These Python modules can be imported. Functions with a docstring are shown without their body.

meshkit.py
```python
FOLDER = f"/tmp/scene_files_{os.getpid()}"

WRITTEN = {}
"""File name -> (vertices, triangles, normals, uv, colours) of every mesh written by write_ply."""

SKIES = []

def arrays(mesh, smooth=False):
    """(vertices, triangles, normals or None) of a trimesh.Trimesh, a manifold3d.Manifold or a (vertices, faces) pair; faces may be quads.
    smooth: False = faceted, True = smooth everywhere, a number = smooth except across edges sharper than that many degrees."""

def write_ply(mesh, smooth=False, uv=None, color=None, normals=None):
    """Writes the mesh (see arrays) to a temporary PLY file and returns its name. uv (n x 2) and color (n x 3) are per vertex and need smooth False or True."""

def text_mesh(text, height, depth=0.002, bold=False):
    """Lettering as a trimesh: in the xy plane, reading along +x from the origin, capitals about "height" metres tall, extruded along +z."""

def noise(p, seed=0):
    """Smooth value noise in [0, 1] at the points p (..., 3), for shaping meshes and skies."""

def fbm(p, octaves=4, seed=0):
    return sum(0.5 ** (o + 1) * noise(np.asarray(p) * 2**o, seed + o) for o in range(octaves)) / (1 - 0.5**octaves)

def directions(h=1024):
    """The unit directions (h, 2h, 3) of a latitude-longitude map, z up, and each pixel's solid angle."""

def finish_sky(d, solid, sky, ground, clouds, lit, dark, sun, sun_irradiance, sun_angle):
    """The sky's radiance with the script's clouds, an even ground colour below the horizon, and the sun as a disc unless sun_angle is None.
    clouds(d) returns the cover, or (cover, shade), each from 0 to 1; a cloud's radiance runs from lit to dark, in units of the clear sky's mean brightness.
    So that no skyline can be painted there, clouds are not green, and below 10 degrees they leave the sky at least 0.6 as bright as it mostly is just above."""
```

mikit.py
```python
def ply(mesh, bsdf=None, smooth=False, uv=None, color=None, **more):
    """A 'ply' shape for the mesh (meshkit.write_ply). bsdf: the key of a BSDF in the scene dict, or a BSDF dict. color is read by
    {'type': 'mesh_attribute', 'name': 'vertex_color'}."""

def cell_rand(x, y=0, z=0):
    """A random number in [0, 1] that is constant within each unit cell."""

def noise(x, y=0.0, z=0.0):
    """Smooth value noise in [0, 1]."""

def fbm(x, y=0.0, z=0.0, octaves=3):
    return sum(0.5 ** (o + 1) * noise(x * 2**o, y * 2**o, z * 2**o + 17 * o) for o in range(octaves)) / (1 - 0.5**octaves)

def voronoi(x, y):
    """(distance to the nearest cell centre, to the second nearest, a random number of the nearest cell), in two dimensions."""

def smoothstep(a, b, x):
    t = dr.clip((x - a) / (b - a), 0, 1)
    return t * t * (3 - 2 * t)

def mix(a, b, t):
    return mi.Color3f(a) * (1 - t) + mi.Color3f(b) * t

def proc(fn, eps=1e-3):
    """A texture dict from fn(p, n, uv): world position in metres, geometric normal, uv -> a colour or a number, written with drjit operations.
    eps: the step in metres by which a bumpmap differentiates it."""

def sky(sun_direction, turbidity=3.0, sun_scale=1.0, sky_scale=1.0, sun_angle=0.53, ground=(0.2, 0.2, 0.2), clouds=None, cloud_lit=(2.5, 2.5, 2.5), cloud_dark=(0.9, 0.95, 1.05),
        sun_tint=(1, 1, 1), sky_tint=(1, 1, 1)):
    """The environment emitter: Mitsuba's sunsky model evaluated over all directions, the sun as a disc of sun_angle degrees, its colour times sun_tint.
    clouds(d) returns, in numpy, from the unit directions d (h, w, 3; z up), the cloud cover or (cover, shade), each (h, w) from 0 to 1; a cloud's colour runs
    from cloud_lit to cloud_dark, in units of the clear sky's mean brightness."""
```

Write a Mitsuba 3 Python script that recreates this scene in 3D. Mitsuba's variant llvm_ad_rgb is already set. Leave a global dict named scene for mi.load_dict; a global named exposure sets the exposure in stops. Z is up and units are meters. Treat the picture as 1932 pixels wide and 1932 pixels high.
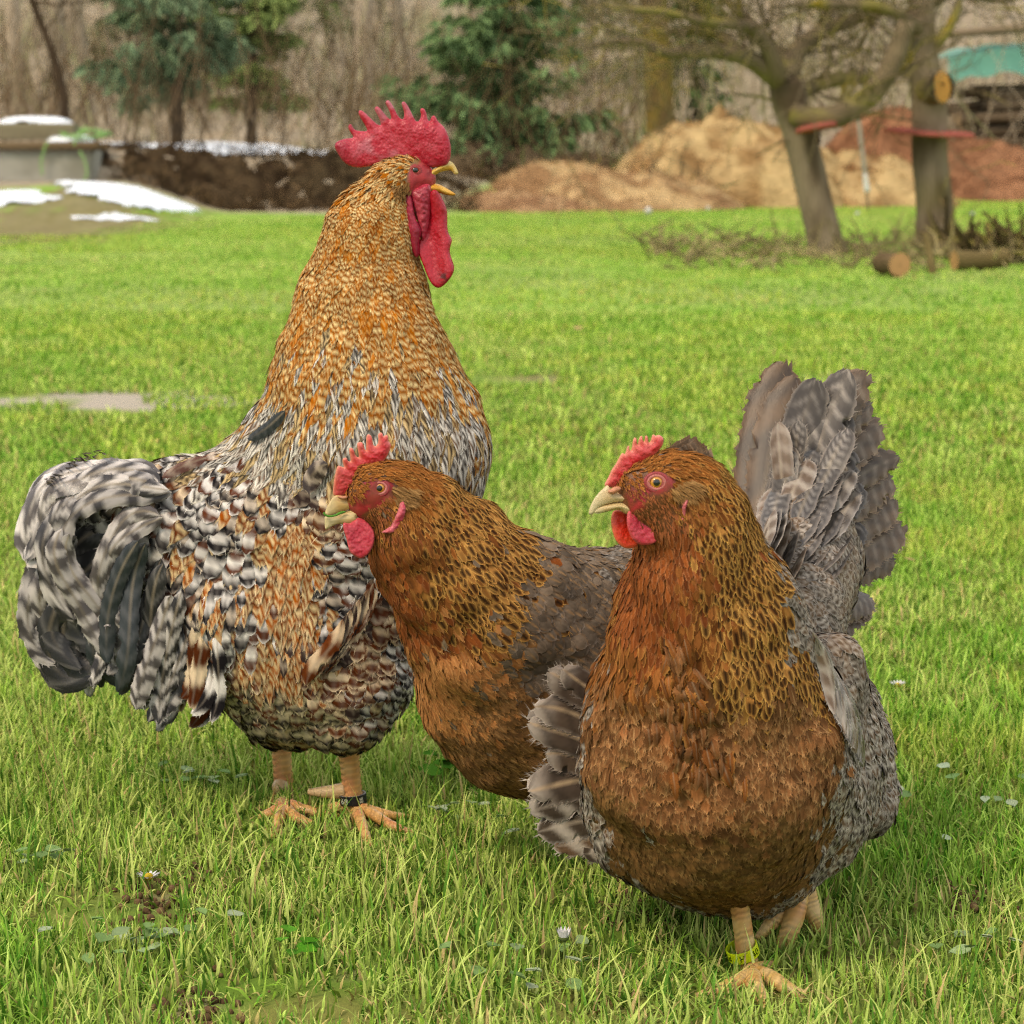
import math
import numpy as np
import trimesh
import shapely
from shapely.geometry import Polygon, Point, LineString
from scipy.spatial import Delaunay, cKDTree
from scipy.ndimage import map_coordinates
from scipy.interpolate import CubicSpline, PchipInterpolator
import drjit as dr
import mitsuba as mi
import mikit
import meshkit

T = mi.ScalarTransform4f
scene, labels = {}, {}

# ------------------------------------------------------------------ camera, sky, exposure
EYE = np.array([0.0, 0.0, 0.672])
FOCAL, FRAME = 4755.0, 1932.0            # lens in the units in which positions were measured
PITCH = math.atan(696.0 / FOCAL)
FWD = np.array([0, math.cos(PITCH), -math.sin(PITCH)])
UP = np.array([0, math.sin(PITCH), math.cos(PITCH)])
RIGHT = np.array([1.0, 0, 0])
scene['camera'] = {
    'type': 'thinlens', 'fov': 2 * math.degrees(math.atan(FRAME / 2 / FOCAL)), 'fov_axis': 'x',
    'to_world': T().look_at(origin=EYE.tolist(), target=(EYE + FWD).tolist(), up=[0, 0, 1]),
    'near_clip': 0.05, 'far_clip': 600.0, 'aperture_radius': 0.0030, 'focus_distance': 2.16}
scene['daylight'] = mikit.sky((-0.45, -0.55, 0.75), turbidity=4, sun_scale=0.32, sun_angle=14, sky_scale=1.0,
                              ground=(0.10, 0.14, 0.05), clouds=lambda d: 1.0, cloud_lit=(2.46, 2.52, 2.58), sun_tint=(1.0, 0.99, 0.97))
exposure = 2.35


# ------------------------------------------------------------------ measuring helpers
def unit(v):
    v = np.asarray(v, float)
    return v / np.maximum(np.linalg.norm(v, axis=-1, keepdims=True), 1e-12)


def ray(px, py):
    return unit(RIGHT * ((px - 966) / FOCAL) + UP * ((966 - py) / FOCAL) + FWD)


def at(px, py, y):
    """The point at distance y along the view axis of the ground plan that was measured at (px, py)."""
    d = ray(px, py)
    return EYE + d * ((y - EYE[1]) / d[1])


def on_ground(px, py, z=0.0):
    d = ray(px, py)
    return EYE + d * ((z - EYE[2]) / d[2])


def on_plane(pts, p0, n):
    out = []
    for x, y in pts:
        d = ray(x, y)
        out.append(EYE + d * (np.dot(p0 - EYE, n) / np.dot(d, n)))
    return np.array(out)


def lin(r, g, b, gain=1.0):
    c = np.array([r, g, b], float) / 255
    c = np.where(c < 0.04045, c / 12.92, ((c + 0.055) / 1.055) ** 2.4)
    return c * gain


def K(r, g, b):
    """A surface's colour from how it looks in the bright open shade of this day."""
    return lin(r, g, b, 0.70)


def sm(a, b, x):
    t = np.clip((np.asarray(x, float) - a) / (b - a), 0, 1)
    return t * t * (3 - 2 * t)


def spline(pts, n, kind=CubicSpline):
    pts = np.asarray(pts, float)
    if len(pts) == 2:
        return pts[0] + (pts[1] - pts[0]) * np.linspace(0, 1, n)[:, None]
    s = np.r_[0, np.cumsum(np.linalg.norm(np.diff(pts[:, :3], axis=0), axis=1) + 1e-9)]
    return kind(s / s[-1], pts, axis=0)(np.linspace(0, 1, n))


# ------------------------------------------------------------------ scene helpers
def numbered(key):
    if key not in scene and key not in labels and key not in used:
        return key
    k = 1
    while f'{key}_{k:03d}' in scene or f'{key}_{k:03d}' in labels or f'{key}_{k:03d}' in used:
        k += 1
    return f'{key}_{k:03d}'


used = set()


def thing(name, label, category, group=None):
    key = numbered(name)
    used.add(key)
    labels[key] = {'label': label, 'category': category}
    if group:
        labels[key]['group'] = group
    return key


def put(key, mesh, bsdf, smooth=False, color=None, kind=None, label=None, parent=None, category=None, group=None):
    if parent:
        key = parent + '__' + key
    key = numbered(key)
    used.add(key)
    scene[key] = mikit.ply(mesh, LOOK.get(bsdf, bsdf), smooth=smooth, color=color)
    d = {k: v for k, v in (('kind', kind), ('label', label), ('category', category), ('group', group)) if v}
    if d:
        labels.setdefault(key, {}).update(d)
    return key


class Pile:
    """Collects coloured pieces into one mesh; a piece may bring normals that are mixed with its own."""

    def __init__(self):
        self.v, self.f, self.c, self.m, self.n = [], [], [], [], 0

    def add(self, v, f, c, normals=None, part=0.0):
        v = np.asarray(v, float).reshape(-1, 3)
        c = np.broadcast_to(np.asarray(c, float), v.shape)
        self.v.append(v), self.f.append(np.asarray(f, int) + self.n), self.c.append(c)
        self.m.append(np.zeros((len(v), 3)) if normals is None else normals * part)
        self.n += len(v)

    def get(self):
        return (np.vstack(self.v), np.vstack(self.f)), np.vstack(self.c)

    def put(self, key, bsdf, smooth=True, **kw):
        m, c = self.get()
        given = np.vstack(self.m)
        if not given.any():
            return put(key, m, bsdf, smooth=smooth, color=np.clip(c, 0, 1), **kw)
        v, f, own = meshkit.arrays(m, True)
        k = np.linalg.norm(given, axis=1, keepdims=True)
        own = np.where((own * given).sum(1, keepdims=True) < 0, -own, own)
        key = put(key, m, bsdf, smooth=True, color=np.clip(c, 0, 1), **kw)
        scene[key]['filename'] = meshkit.write_ply(m, False, None, np.clip(c, 0, 1), normals=unit(own * (1 - k) + given))
        return key


def grid_faces(r, c, closed=False):
    i, j = np.meshgrid(np.arange(r - 1), np.arange(c if closed else c - 1), indexing='ij')
    k = (j + 1) % c
    a, b, d, e = i * c + j, i * c + k, (i + 1) * c + j, (i + 1) * c + k
    return np.vstack([np.stack([a, b, e], -1).reshape(-1, 3), np.stack([a, e, d], -1).reshape(-1, 3)])


def tube(pts, radii, sides=8, n=None, flat=None, cap=True):
    """A tapering tube along pts. Returns vertices (rings, sides, 3), faces, tangents."""
    pts = np.asarray(pts, float)
    radii = np.interp(np.linspace(0, 1, len(pts)), np.linspace(0, 1, np.size(radii)), np.ravel(radii))
    if n:
        q = spline(np.column_stack([pts, radii]), n, PchipInterpolator)
        pts, radii = q[:, :3], np.maximum(q[:, 3], 1e-5)
    t = unit(np.gradient(pts, axis=0))
    a = np.array([0.31, 0.22, 0.93]) if abs(t[0, 2]) < 0.8 else np.array([0.9, 0.3, 0.1])
    A = np.zeros_like(pts)
    for i in range(len(pts)):
        a = unit(a - t[i] * np.dot(a, t[i]))
        A[i] = a
    B = np.cross(t, A)
    ang = np.arange(sides) * 2 * np.pi / sides
    v = pts[:, None] + radii[:, None, None] * (np.cos(ang)[None, :, None] * A[:, None] + np.sin(ang)[None, :, None] * B[:, None])
    f = grid_faces(len(pts), sides, True)
    if cap:
        base = len(pts) * sides
        v = np.vstack([v.reshape(-1, 3), pts[:1], pts[-1:]])
        k = np.arange(sides)
        f = np.vstack([f, np.stack([k * 0 + base, (k + 1) % sides, k], 1),
                       np.stack([k * 0 + base + 1, base - sides + k, base - sides + (k + 1) % sides], 1)])
    return v.reshape(-1, 3), f, pts


def inflate(outline, half, edge, res, bumps=None):
    """A plump sheet: the outline (n x 2, metres) filled and thickened. Returns vertices (x, y, z), faces, distance to the rim."""
    s = np.asarray(outline, float)
    ring = np.vstack([s, s[:1]])
    line = LineString(ring)
    k = max(12, int(line.length / res))
    sp = spline_closed(s, k) if len(s) > 3 else s
    poly = Polygon(sp).buffer(0)
    if poly.geom_type != 'Polygon':
        poly = max(poly.geoms, key=lambda g: g.area)
    rim = np.array(poly.exterior.coords)[:-1]
    x0, y0, x1, y1 = poly.bounds
    gx, gy = np.meshgrid(np.arange(x0, x1, res), np.arange(y0, y1, res * 0.87))
    gx = gx + (np.arange(gx.shape[0]) % 2)[:, None] * res / 2
    g = np.column_stack([gx.ravel(), gy.ravel()])
    pts = shapely.points(g)
    ins = shapely.contains(poly, pts) & (shapely.distance(poly.exterior, pts) > res * 0.55)
    g = g[ins]
    p = np.vstack([rim, g])
    tri = Delaunay(p).simplices
    cen = p[tri].mean(1)
    tri = tri[shapely.contains(poly, shapely.points(cen))]
    a, b, c = p[tri[:, 0]], p[tri[:, 1]], p[tri[:, 2]]
    cr = (b[:, 0] - a[:, 0]) * (c[:, 1] - a[:, 1]) - (b[:, 1] - a[:, 1]) * (c[:, 0] - a[:, 0])
    tri = np.where((cr < 0)[:, None], tri[:, ::-1], tri)
    d = shapely.distance(poly.exterior, shapely.points(p))
    d[:len(rim)] = 0
    h = half * np.sqrt(np.clip(1 - (1 - np.minimum(d / edge, 1)) ** 2, 0, 1))
    if bumps is not None:
        h = h * (1 + bumps(p))
    nr, n = len(rim), len(p)
    back = np.r_[np.arange(nr), np.arange(n, n + n - nr)]
    v = np.vstack([np.column_stack([p, h]), np.column_stack([p[nr:], -h[nr:]])])
    f = np.vstack([tri, back[tri][:, ::-1]])
    return v, f, np.r_[d, d[nr:]]


def spline_closed(s, k):
    q = np.vstack([s, s[:1]])
    t = np.r_[0, np.cumsum(np.linalg.norm(np.diff(q, axis=0), axis=1) ** 0.6)]
    return CubicSpline(t / t[-1], q, axis=0, bc_type='periodic')(np.linspace(0, 1, k, endpoint=False))


def rgb(value):
    return {'type': 'rgb', 'value': list(map(float, value))}


VC = {'type': 'mesh_attribute', 'name': 'vertex_color'}


def principled(base, rough=0.6, spec=0.4, **more):
    return {'type': 'twosided', 'bsdf': {'type': 'principled', 'base_color': base, 'roughness': rough, 'specular': spec, **more}}


scene['satin'] = principled(VC, 0.44, 0.42)
scene['wet'] = principled(VC, 0.08, 0.6, clearcoat=1.0)
scene['matte'] = {'type': 'twosided', 'bsdf': {'type': 'diffuse', 'reflectance': VC}}
LOOK = {'sleek_plumage': 'satin', 'blade': 'matte', 'plumage': 'matte', 'flesh': 'satin', 'horn': 'satin', 'leafy': 'matte', 'bark': 'matte'}


def tubes(lines, pile, colour, sides=4):
    """Many thin tapering tubes at once: lines of (points k x 3, radii k); colour(vertices, line index) gives their colours."""
    groups = {}
    for i, (p, r) in enumerate(lines):
        groups.setdefault(len(p), []).append(i)
    ang = np.arange(sides) * 2 * np.pi / sides
    for k, idx in sorted(groups.items()):
        P = np.array([lines[i][0] for i in idx], float)
        R_ = np.array([lines[i][1] for i in idx], float)
        t = unit(np.gradient(P, axis=1))
        a = unit(np.cross(t, np.where(np.abs(t[:, :1, 2:]) < .8, [0, 0, 1.], [1., 0, 0])))
        b = np.cross(t, a)
        v = P[:, :, None] + R_[:, :, None, None] * (np.cos(ang)[None, None, :, None] * a[:, :, None] + np.sin(ang)[None, None, :, None] * b[:, :, None])
        f = (grid_faces(k, sides, True)[None] + (np.arange(len(idx)) * k * sides)[:, None, None]).reshape(-1, 3)
        v = v.reshape(-1, 3)
        pile.add(v, f, colour(v, np.repeat(np.array(idx), k * sides)))
# ------------------------------------------------------------------ birds: bodies
class Body:
    """One continuous body: blended tapering limbs, kept as a distance field and as a mesh."""

    def __init__(self, prims, blend, cell, pad=0.03, lumps=0.0):
        # prims: (a, b, ra, rb, lateral axis, lateral squeeze)
        self.prims, self.blend = prims, blend
        pts = np.array([p for q in prims for p in (q[0] - q[2], q[0] + q[2], q[1] - q[3], q[1] + q[3])])
        lo, hi = pts.min(0) - pad, pts.max(0) + pad
        self.lo, self.cell = lo, cell
        n = np.ceil((hi - lo) / cell).astype(int) + 1
        ax = [lo[k] + np.arange(n[k]) * cell for k in range(3)]
        P = np.stack(np.meshgrid(*ax, indexing='ij'), -1)
        self.grid = self.exact(P.reshape(-1, 3)).reshape(n).astype(np.float32)
        if lumps:       # the soft unevenness of plumage
            near = np.abs(self.grid) < .03
            q = P[near]
            self.grid[near] += lumps * ((meshkit.noise(q * 24, 3) - .5) * 2 + (meshkit.noise(q * 52, 4) - .5)).astype(np.float32)
        self.mesh_it()

    def exact(self, p):
        d = None
        for a, b, ra, rb, lat, k in self.prims:
            q = p - a
            q = q + (q @ lat)[:, None] * lat * (1 / k - 1)
            ab = b - a
            ab = ab + (ab @ lat) * lat * (1 / k - 1)
            h = np.clip(q @ ab / max(ab @ ab, 1e-12), 0, 1)
            e = (np.linalg.norm(q - h[:, None] * ab, axis=1) - (ra + (rb - ra) * h)) * (0.5 + 0.5 * k)
            if d is None:
                d = e
            else:
                m = np.clip(0.5 + 0.5 * (d - e) / self.blend, 0, 1)
                d = d * (1 - m) + e * m - self.blend * m * (1 - m)
        return d

    def d(self, p):
        u = ((p - self.lo) / self.cell).T
        return map_coordinates(self.grid, u, order=1, mode='nearest')

    def normal(self, p):
        e = self.cell * 1.2
        g = np.stack([self.d(p + o) - self.d(p - o) for o in np.eye(3) * e], -1)
        return unit(g)

    def project(self, p, to=0.0, steps=3):
        for _ in range(steps):
            p = p - self.normal(p) * ((self.d(p) - to) * 1.0)[:, None]
        return p

    def mesh_it(self):
        """Surface nets."""
        g = self.grid
        s = g < 0
        n = np.array(g.shape)
        corner = [(i, j, k) for i in (0, 1) for j in (0, 1) for k in (0, 1)]
        sl = lambda o: tuple(slice(o[a], n[a] - 1 + o[a]) for a in range(3))
        cnt = sum(s[sl(o)].astype(int) for o in corner)
        act = (cnt > 0) & (cnt < 8)
        idx = np.full(act.shape, -1)
        cells = np.argwhere(act)
        idx[act] = np.arange(len(cells))
        acc, w = np.zeros((len(cells), 3)), np.zeros(len(cells))
        for i, a in enumerate(corner):
            for b in corner[i + 1:]:
                if sum(abs(np.subtract(a, b))) != 1:
                    continue
                ga, gb = g[tuple((cells + a).T)], g[tuple((cells + b).T)]
                x = (ga < 0) != (gb < 0)
                t = ga / np.where(x, ga - gb, 1)
                acc[x] += np.asarray(a) + t[x, None] * np.subtract(b, a)
                w[x] += 1
        v = (cells + acc / w[:, None]) * self.cell + self.lo
        faces = []
        for ax in range(3):
            o = np.eye(3, dtype=int)[ax]
            u, r = np.eye(3, dtype=int)[(ax + 1) % 3], np.eye(3, dtype=int)[(ax + 2) % 3]
            a = s[tuple(slice(0, n[k] - o[k]) for k in range(3))]
            b = s[tuple(slice(o[k], None) for k in range(3))]
            e = np.argwhere(a != b)
            e = e[(e[:, (ax + 1) % 3] > 0) & (e[:, (ax + 2) % 3] > 0) & (e[:, (ax + 1) % 3] < n[(ax + 1) % 3] - 1) & (e[:, (ax + 2) % 3] < n[(ax + 2) % 3] - 1)]
            q = [idx[tuple((e - du).T)] for du in (0 * u, u, u + r, r)]
            inside = a[tuple(e.T)]
            for t in ((0, 1, 2), (0, 2, 3)):
                f = np.stack([q[t[0]], q[t[1]], q[t[2]]], 1)
                faces.append(np.where(inside[:, None], f, f[:, ::-1]))
        self.v, self.f = self.project(v, 0, 2), np.vstack(faces)

    def hit(self, px, py):
        """Where the sight line measured at (px, py) meets the body, or comes nearest."""
        d = ray(px, py)
        t = np.linalg.norm(self.lo + np.array(self.grid.shape) * self.cell / 2 - EYE) - 0.45
        ts = np.arange(t, t + 0.9, 0.002)
        dist = self.d(EYE + d * ts[:, None])
        # outside the box the field is clamped: keep to points inside it
        p = EYE + d * ts[:, None]
        hi = self.lo + (np.array(self.grid.shape) - 1) * self.cell
        dist = np.where(((p > self.lo) & (p < hi)).all(1), dist, 9)
        neg = np.nonzero(dist < 0)[0]
        return p[neg[0]] if len(neg) else self.project(p[[np.argmin(dist)]])[0]


# ------------------------------------------------------------------ birds: the look of a feather
def bars(ph, lo, hi, soft=0.12):
    x = ph - np.floor(ph)
    return sm(lo - soft, lo + soft, x) * (1 - sm(hi - soft, hi + soft, x))


def blend3(a, b, t):
    return a + (b - a) * t[..., None]


def feather_colour(scheme, a, b, rnd):
    """a: 0 root .. 1 tip (N,R,1); b: -1 .. 1 across (N,1,C); rnd (N,1,1,k). Returns (N,R,C,3)."""
    a, b = np.broadcast_arrays(a, b)
    r = [rnd[..., k] for k in range(rnd.shape[-1])]
    A = np.abs(b)
    shade = 0.82 + 0.36 * r[0]
    if scheme == 'gold':          # cream and amber bars, brown edges
        n = 3.4 + 0.8 * r[1]
        t = bars(a * n + 0.35 * A + r[2], 0.48, 0.86, .1)
        base = blend3(blend3(K(200, 116, 22), K(140, 74, 14), r[3] * np.ones_like(a)), K(252, 226, 162), t * (1 - 0.35 * r[4]))
        dark = bars(a * n + 0.35 * A + r[2], 0.05, 0.22) * (0.35 + 0.5 * r[5])
        base = blend3(base, K(64, 36, 16), dark)
    elif scheme == 'amber':       # plainer orange feathers scattered in the neck
        t = bars(a * 3 + 0.5 * A + r[2], 0.5, 0.8)
        base = blend3(blend3(K(208, 118, 18), K(160, 80, 14), r[3] * np.ones_like(a)), K(244, 204, 126), t * 0.6)
        base = blend3(base, K(70, 38, 14), bars(a * 3 + 0.5 * A + r[2], 0.1, 0.26) * .5)
    elif scheme == 'pied':        # black, white and straw arrows on the lower neck
        n = 2.5 + 0.9 * r[1]
        ph = a * n + 0.75 * A + r[2]
        t = bars(ph, 0.38, 0.90, 0.1)
        dark = blend3(K(32, 30, 33), K(104, 66, 32), np.where(r[3] > 0.66, 1.0, 0.12) * np.ones_like(a))
        lightc = blend3(K(246, 240, 228), K(238, 206, 150), np.where(r[4] > 0.68, 1.0, 0.12) * np.ones_like(a))
        base = blend3(dark, lightc, t)
        base = blend3(base, K(40, 38, 38), (A < 0.14) * (a < 0.85) * 0.6)
    elif scheme in ('cuckoo', 'cuckoo_rust', 'cuckoo_dull'):
        n = 2.0 + 0.35 * r[1]
        ph = a * n + 0.20 * A * A + 0.16 * (r[2] - .5) + .05 * np.sin(b * 6 + 9 * r[5])
        t = bars(ph, 0.22, 0.66, 0.13)
        if scheme == 'cuckoo':
            hi, lo = K(248, 240, 232), K(36, 33, 35)
        elif scheme == 'cuckoo_rust':
            hi, lo = K(240, 214, 178), K(84, 42, 20)
        else:
            hi, lo = K(200, 184, 146), K(48, 42, 32)
        hi = blend3(hi, K(206, 176, 140), (r[3] > 0.75) * 0.6 * np.ones_like(a))
        lo = blend3(lo, K(110, 56, 24), (r[4] > 0.72) * 0.7 * np.ones_like(a))
        base = blend3(lo, hi, t)
        base = blend3(base, K(150, 140, 134), (A < 0.1) * 0.25)
    elif scheme == 'mahogany':
        t = bars(a * 2.4 + 0.3 * A + r[2], 0.55, 0.9)
        base = blend3(blend3(K(96, 50, 30), K(66, 52, 48), (r[3] > 0.5) * np.ones_like(a)), K(206, 186, 164), t * (0.25 + 0.6 * r[5]))
    elif scheme == 'saddle':      # orange with cream tips
        n = 3.2 + r[1]
        t = bars(a * n + 0.5 * A + r[2], 0.52, 0.92, 0.10)
        base = blend3(blend3(K(192, 98, 16), K(112, 50, 12), (r[3] ** 1.5) * np.ones_like(a)), K(246, 220, 166), t * (0.7 + 0.3 * r[4]))
        base = blend3(base, K(240, 220, 178), sm(0.86, 1.0, a) * 0.8)
        base = blend3(base, K(70, 42, 26), bars(a * n + 0.5 * A + r[2], 0.06, 0.26) * (r[5] > 0.4) * 0.8)
    elif scheme == 'head':        # fine chestnut
        base = blend3(K(150, 84, 36), K(96, 52, 24), r[1] * np.ones_like(a))
        base = blend3(base, K(206, 142, 76), (sm(0.45, 0.9, A) * 0.55 + sm(0.85, 1, a) * 0.3))
    elif scheme == 'face':
        base = blend3(K(176, 104, 66), K(150, 96, 56), r[1] * np.ones_like(a))
    elif scheme == 'ear':
        base = blend3(K(176, 134, 84), K(138, 100, 60), r[1] * np.ones_like(a))
    elif scheme == 'spangle':     # golden with a black drop before the tip
        gold_ = blend3(K(206, 148, 80), K(158, 98, 46), r[1] * np.ones_like(a))
        drop = sm(0.50, 0.62, a) * (1 - sm(0.88, 0.97, a)) * (1 - sm(0.38, 0.66, A)) * np.where(r[2] > 0.10, 1, 0.35)
        gold_ = blend3(gold_, K(230, 180, 98), sm(0.55, 0.95, A) * 0.6 * sm(0.3, 0.7, a))
        base = blend3(gold_, K(30, 25, 22), drop * 0.95)
    elif scheme == 'rust':
        base = blend3(K(170, 106, 56), K(114, 68, 34), r[1] * np.ones_like(a))
        base = blend3(base, K(224, 162, 88), sm(0.5, 1.0, A) * 0.5 * (r[2] > 0.35))
        base = blend3(base, K(92, 60, 38), (A < 0.2) * sm(0.3, 0.8, a) * (r[3] > 0.6) * 0.7)
    elif scheme == 'throat':
        base = blend3(K(166, 92, 46), K(112, 60, 34), r[1] * np.ones_like(a))
        base = blend3(base, K(206, 142, 96), sm(0.5, 1, A) * 0.4)
    elif scheme == 'slate':       # brown grey back with thin pale shafts
        base = blend3(K(144, 124, 104), K(112, 98, 84), r[1] * np.ones_like(a))
        base = blend3(base, K(150, 108, 66), sm(0.72, 1.0, A) * 0.6 * r[2])
        base = blend3(base, K(60, 50, 42), sm(0.55, 0.92, a) * (1 - sm(0.5, 0.9, A)) * 0.35)
        base = blend3(base, K(198, 150, 96), (A < 0.09) * sm(0.35, 0.75, a) * (r[3] > 0.5) * 0.5)
        base = blend3(base, K(176, 160, 146), sm(0.93, 1.0, a) * 0.5 * (r[4] > 0.5))
    elif scheme == 'brown':
        base = blend3(K(150, 108, 68), K(118, 84, 54), r[1] * np.ones_like(a))
        base = blend3(base, K(176, 124, 74), sm(0.8, 1.0, a) * 0.7)
        base = blend3(base, K(204, 156, 104), (A < 0.09) * sm(0.4, 0.75, a) * (r[3] > 0.5) * 0.7)
        base = blend3(base, K(70, 50, 34), bars(a * 3 + r[2], 0.2, 0.5) * 0.3)
    elif scheme == 'salmon':
        base = blend3(K(198, 132, 78), K(168, 104, 58), r[1] * np.ones_like(a))
        base = blend3(base, K(212, 152, 94), sm(0.8, 1.0, a) * 0.5 + sm(0.7, 1, A) * 0.3)
        base = blend3(base, K(222, 168, 112), (A < 0.09) * sm(0.4, 0.7, a) * 0.4)
    elif scheme == 'breast':      # brick red, paler lace
        base = blend3(K(164, 110, 68), K(114, 76, 48), r[1] * np.ones_like(a))
        base = blend3(base, K(204, 154, 104), (sm(0.84, 1.0, a) * 0.6 + sm(0.8, 1, A) * 0.25) * (0.3 + 0.7 * r[2]))
        base = blend3(base, K(216, 170, 116), (A < 0.1) * sm(0.45, 0.8, a) * (r[3] > 0.5) * 0.6)
        base = blend3(base, K(84, 58, 36), sm(0.45, 0.6, a) * (1 - sm(0.75, 0.88, a)) * (r[4] > 0.45) * 0.45)
    elif scheme == 'breast_pale':
        base = blend3(K(184, 120, 74), K(146, 90, 52), r[1] * np.ones_like(a))
        base = blend3(base, K(226, 170, 116), sm(0.82, 1.0, a) * 0.6)
    elif scheme == 'olive':
        base = blend3(K(150, 108, 64), K(112, 82, 48), r[1] * np.ones_like(a))
        base = blend3(base, K(176, 140, 88), sm(0.85, 1.0, a) * 0.5)
        base = blend3(base, K(66, 52, 32), bars(a * 3 + r[2], 0.2, 0.6) * 0.5)
    elif scheme in ('ash', 'ash_fluff'):   # dark brown grey with pale bars
        n = 3.0 + r[1] if scheme == 'ash' else 2.1 + .3 * r[1]
        t = bars(a * n + 0.4 * A + (r[2] if scheme == 'ash' else .2 * r[2]), 0.42, 0.84, 0.13)
        lo = blend3(K(86, 74, 62), K(114, 90, 68), (r[3] > 0.5) * np.ones_like(a))
        base = blend3(lo, K(214, 200, 184), t * ((0.7 + 0.3 * r[4]) if scheme == 'ash_fluff' else (0.45 + 0.55 * r[4]) * .7))
        base = blend3(base, K(200, 190, 180), (A > 0.8) * 0.35)
        base = blend3(base, K(210, 196, 180), (A < 0.08) * 0.3)
    elif scheme == 'smoke':       # wing edge: grey brown, paler tip
        base = blend3(K(112, 92, 76), K(92, 78, 68), r[1] * np.ones_like(a))
        base = blend3(base, K(208, 192, 178), sm(0.66, 1.0, a) * 0.85 + sm(0.8, 1, A) * 0.25)
        base = blend3(base, K(208, 176, 140), (A < 0.06) * 0.7)
        base = blend3(base, K(56, 48, 42), bars(a * 3.2 + 0.6 * A + r[2], 0.3, 0.6) * 0.45)
    elif scheme == 'petrol':
        t = bars(a * 7 + 0.5 * A, 0.4, 0.8)
        base = blend3(K(44, 50, 52), K(98, 98, 100), t * 0.45)
    elif scheme == 'sickle':
        n = 4.5 + 3 * r[1]
        t = bars(a * n + 0.38 * A + 0.13 * np.sin(b * 5 + 6 * r[3]) + 0.12 * np.sin(a * 23 + 9 * r[4]) + r[2], 0.38, 0.86, 0.09)
        base = blend3(blend3(K(44, 40, 42), K(92, 84, 82), r[5] * np.ones_like(a)), K(224, 214, 206), t * (0.7 + .3 * r[0]))
        base = blend3(base, K(36, 34, 36), (A < 0.07) * 0.5)
    elif scheme == 'black':
        base = blend3(K(44, 42, 42), K(150, 144, 138), bars(a * 6 + 0.7 * A + r[2], 0.6, 0.85) * 0.4)
    elif scheme == 'fan':         # hen tail: brown grey, mottled, faint bars, pale fringe
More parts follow.
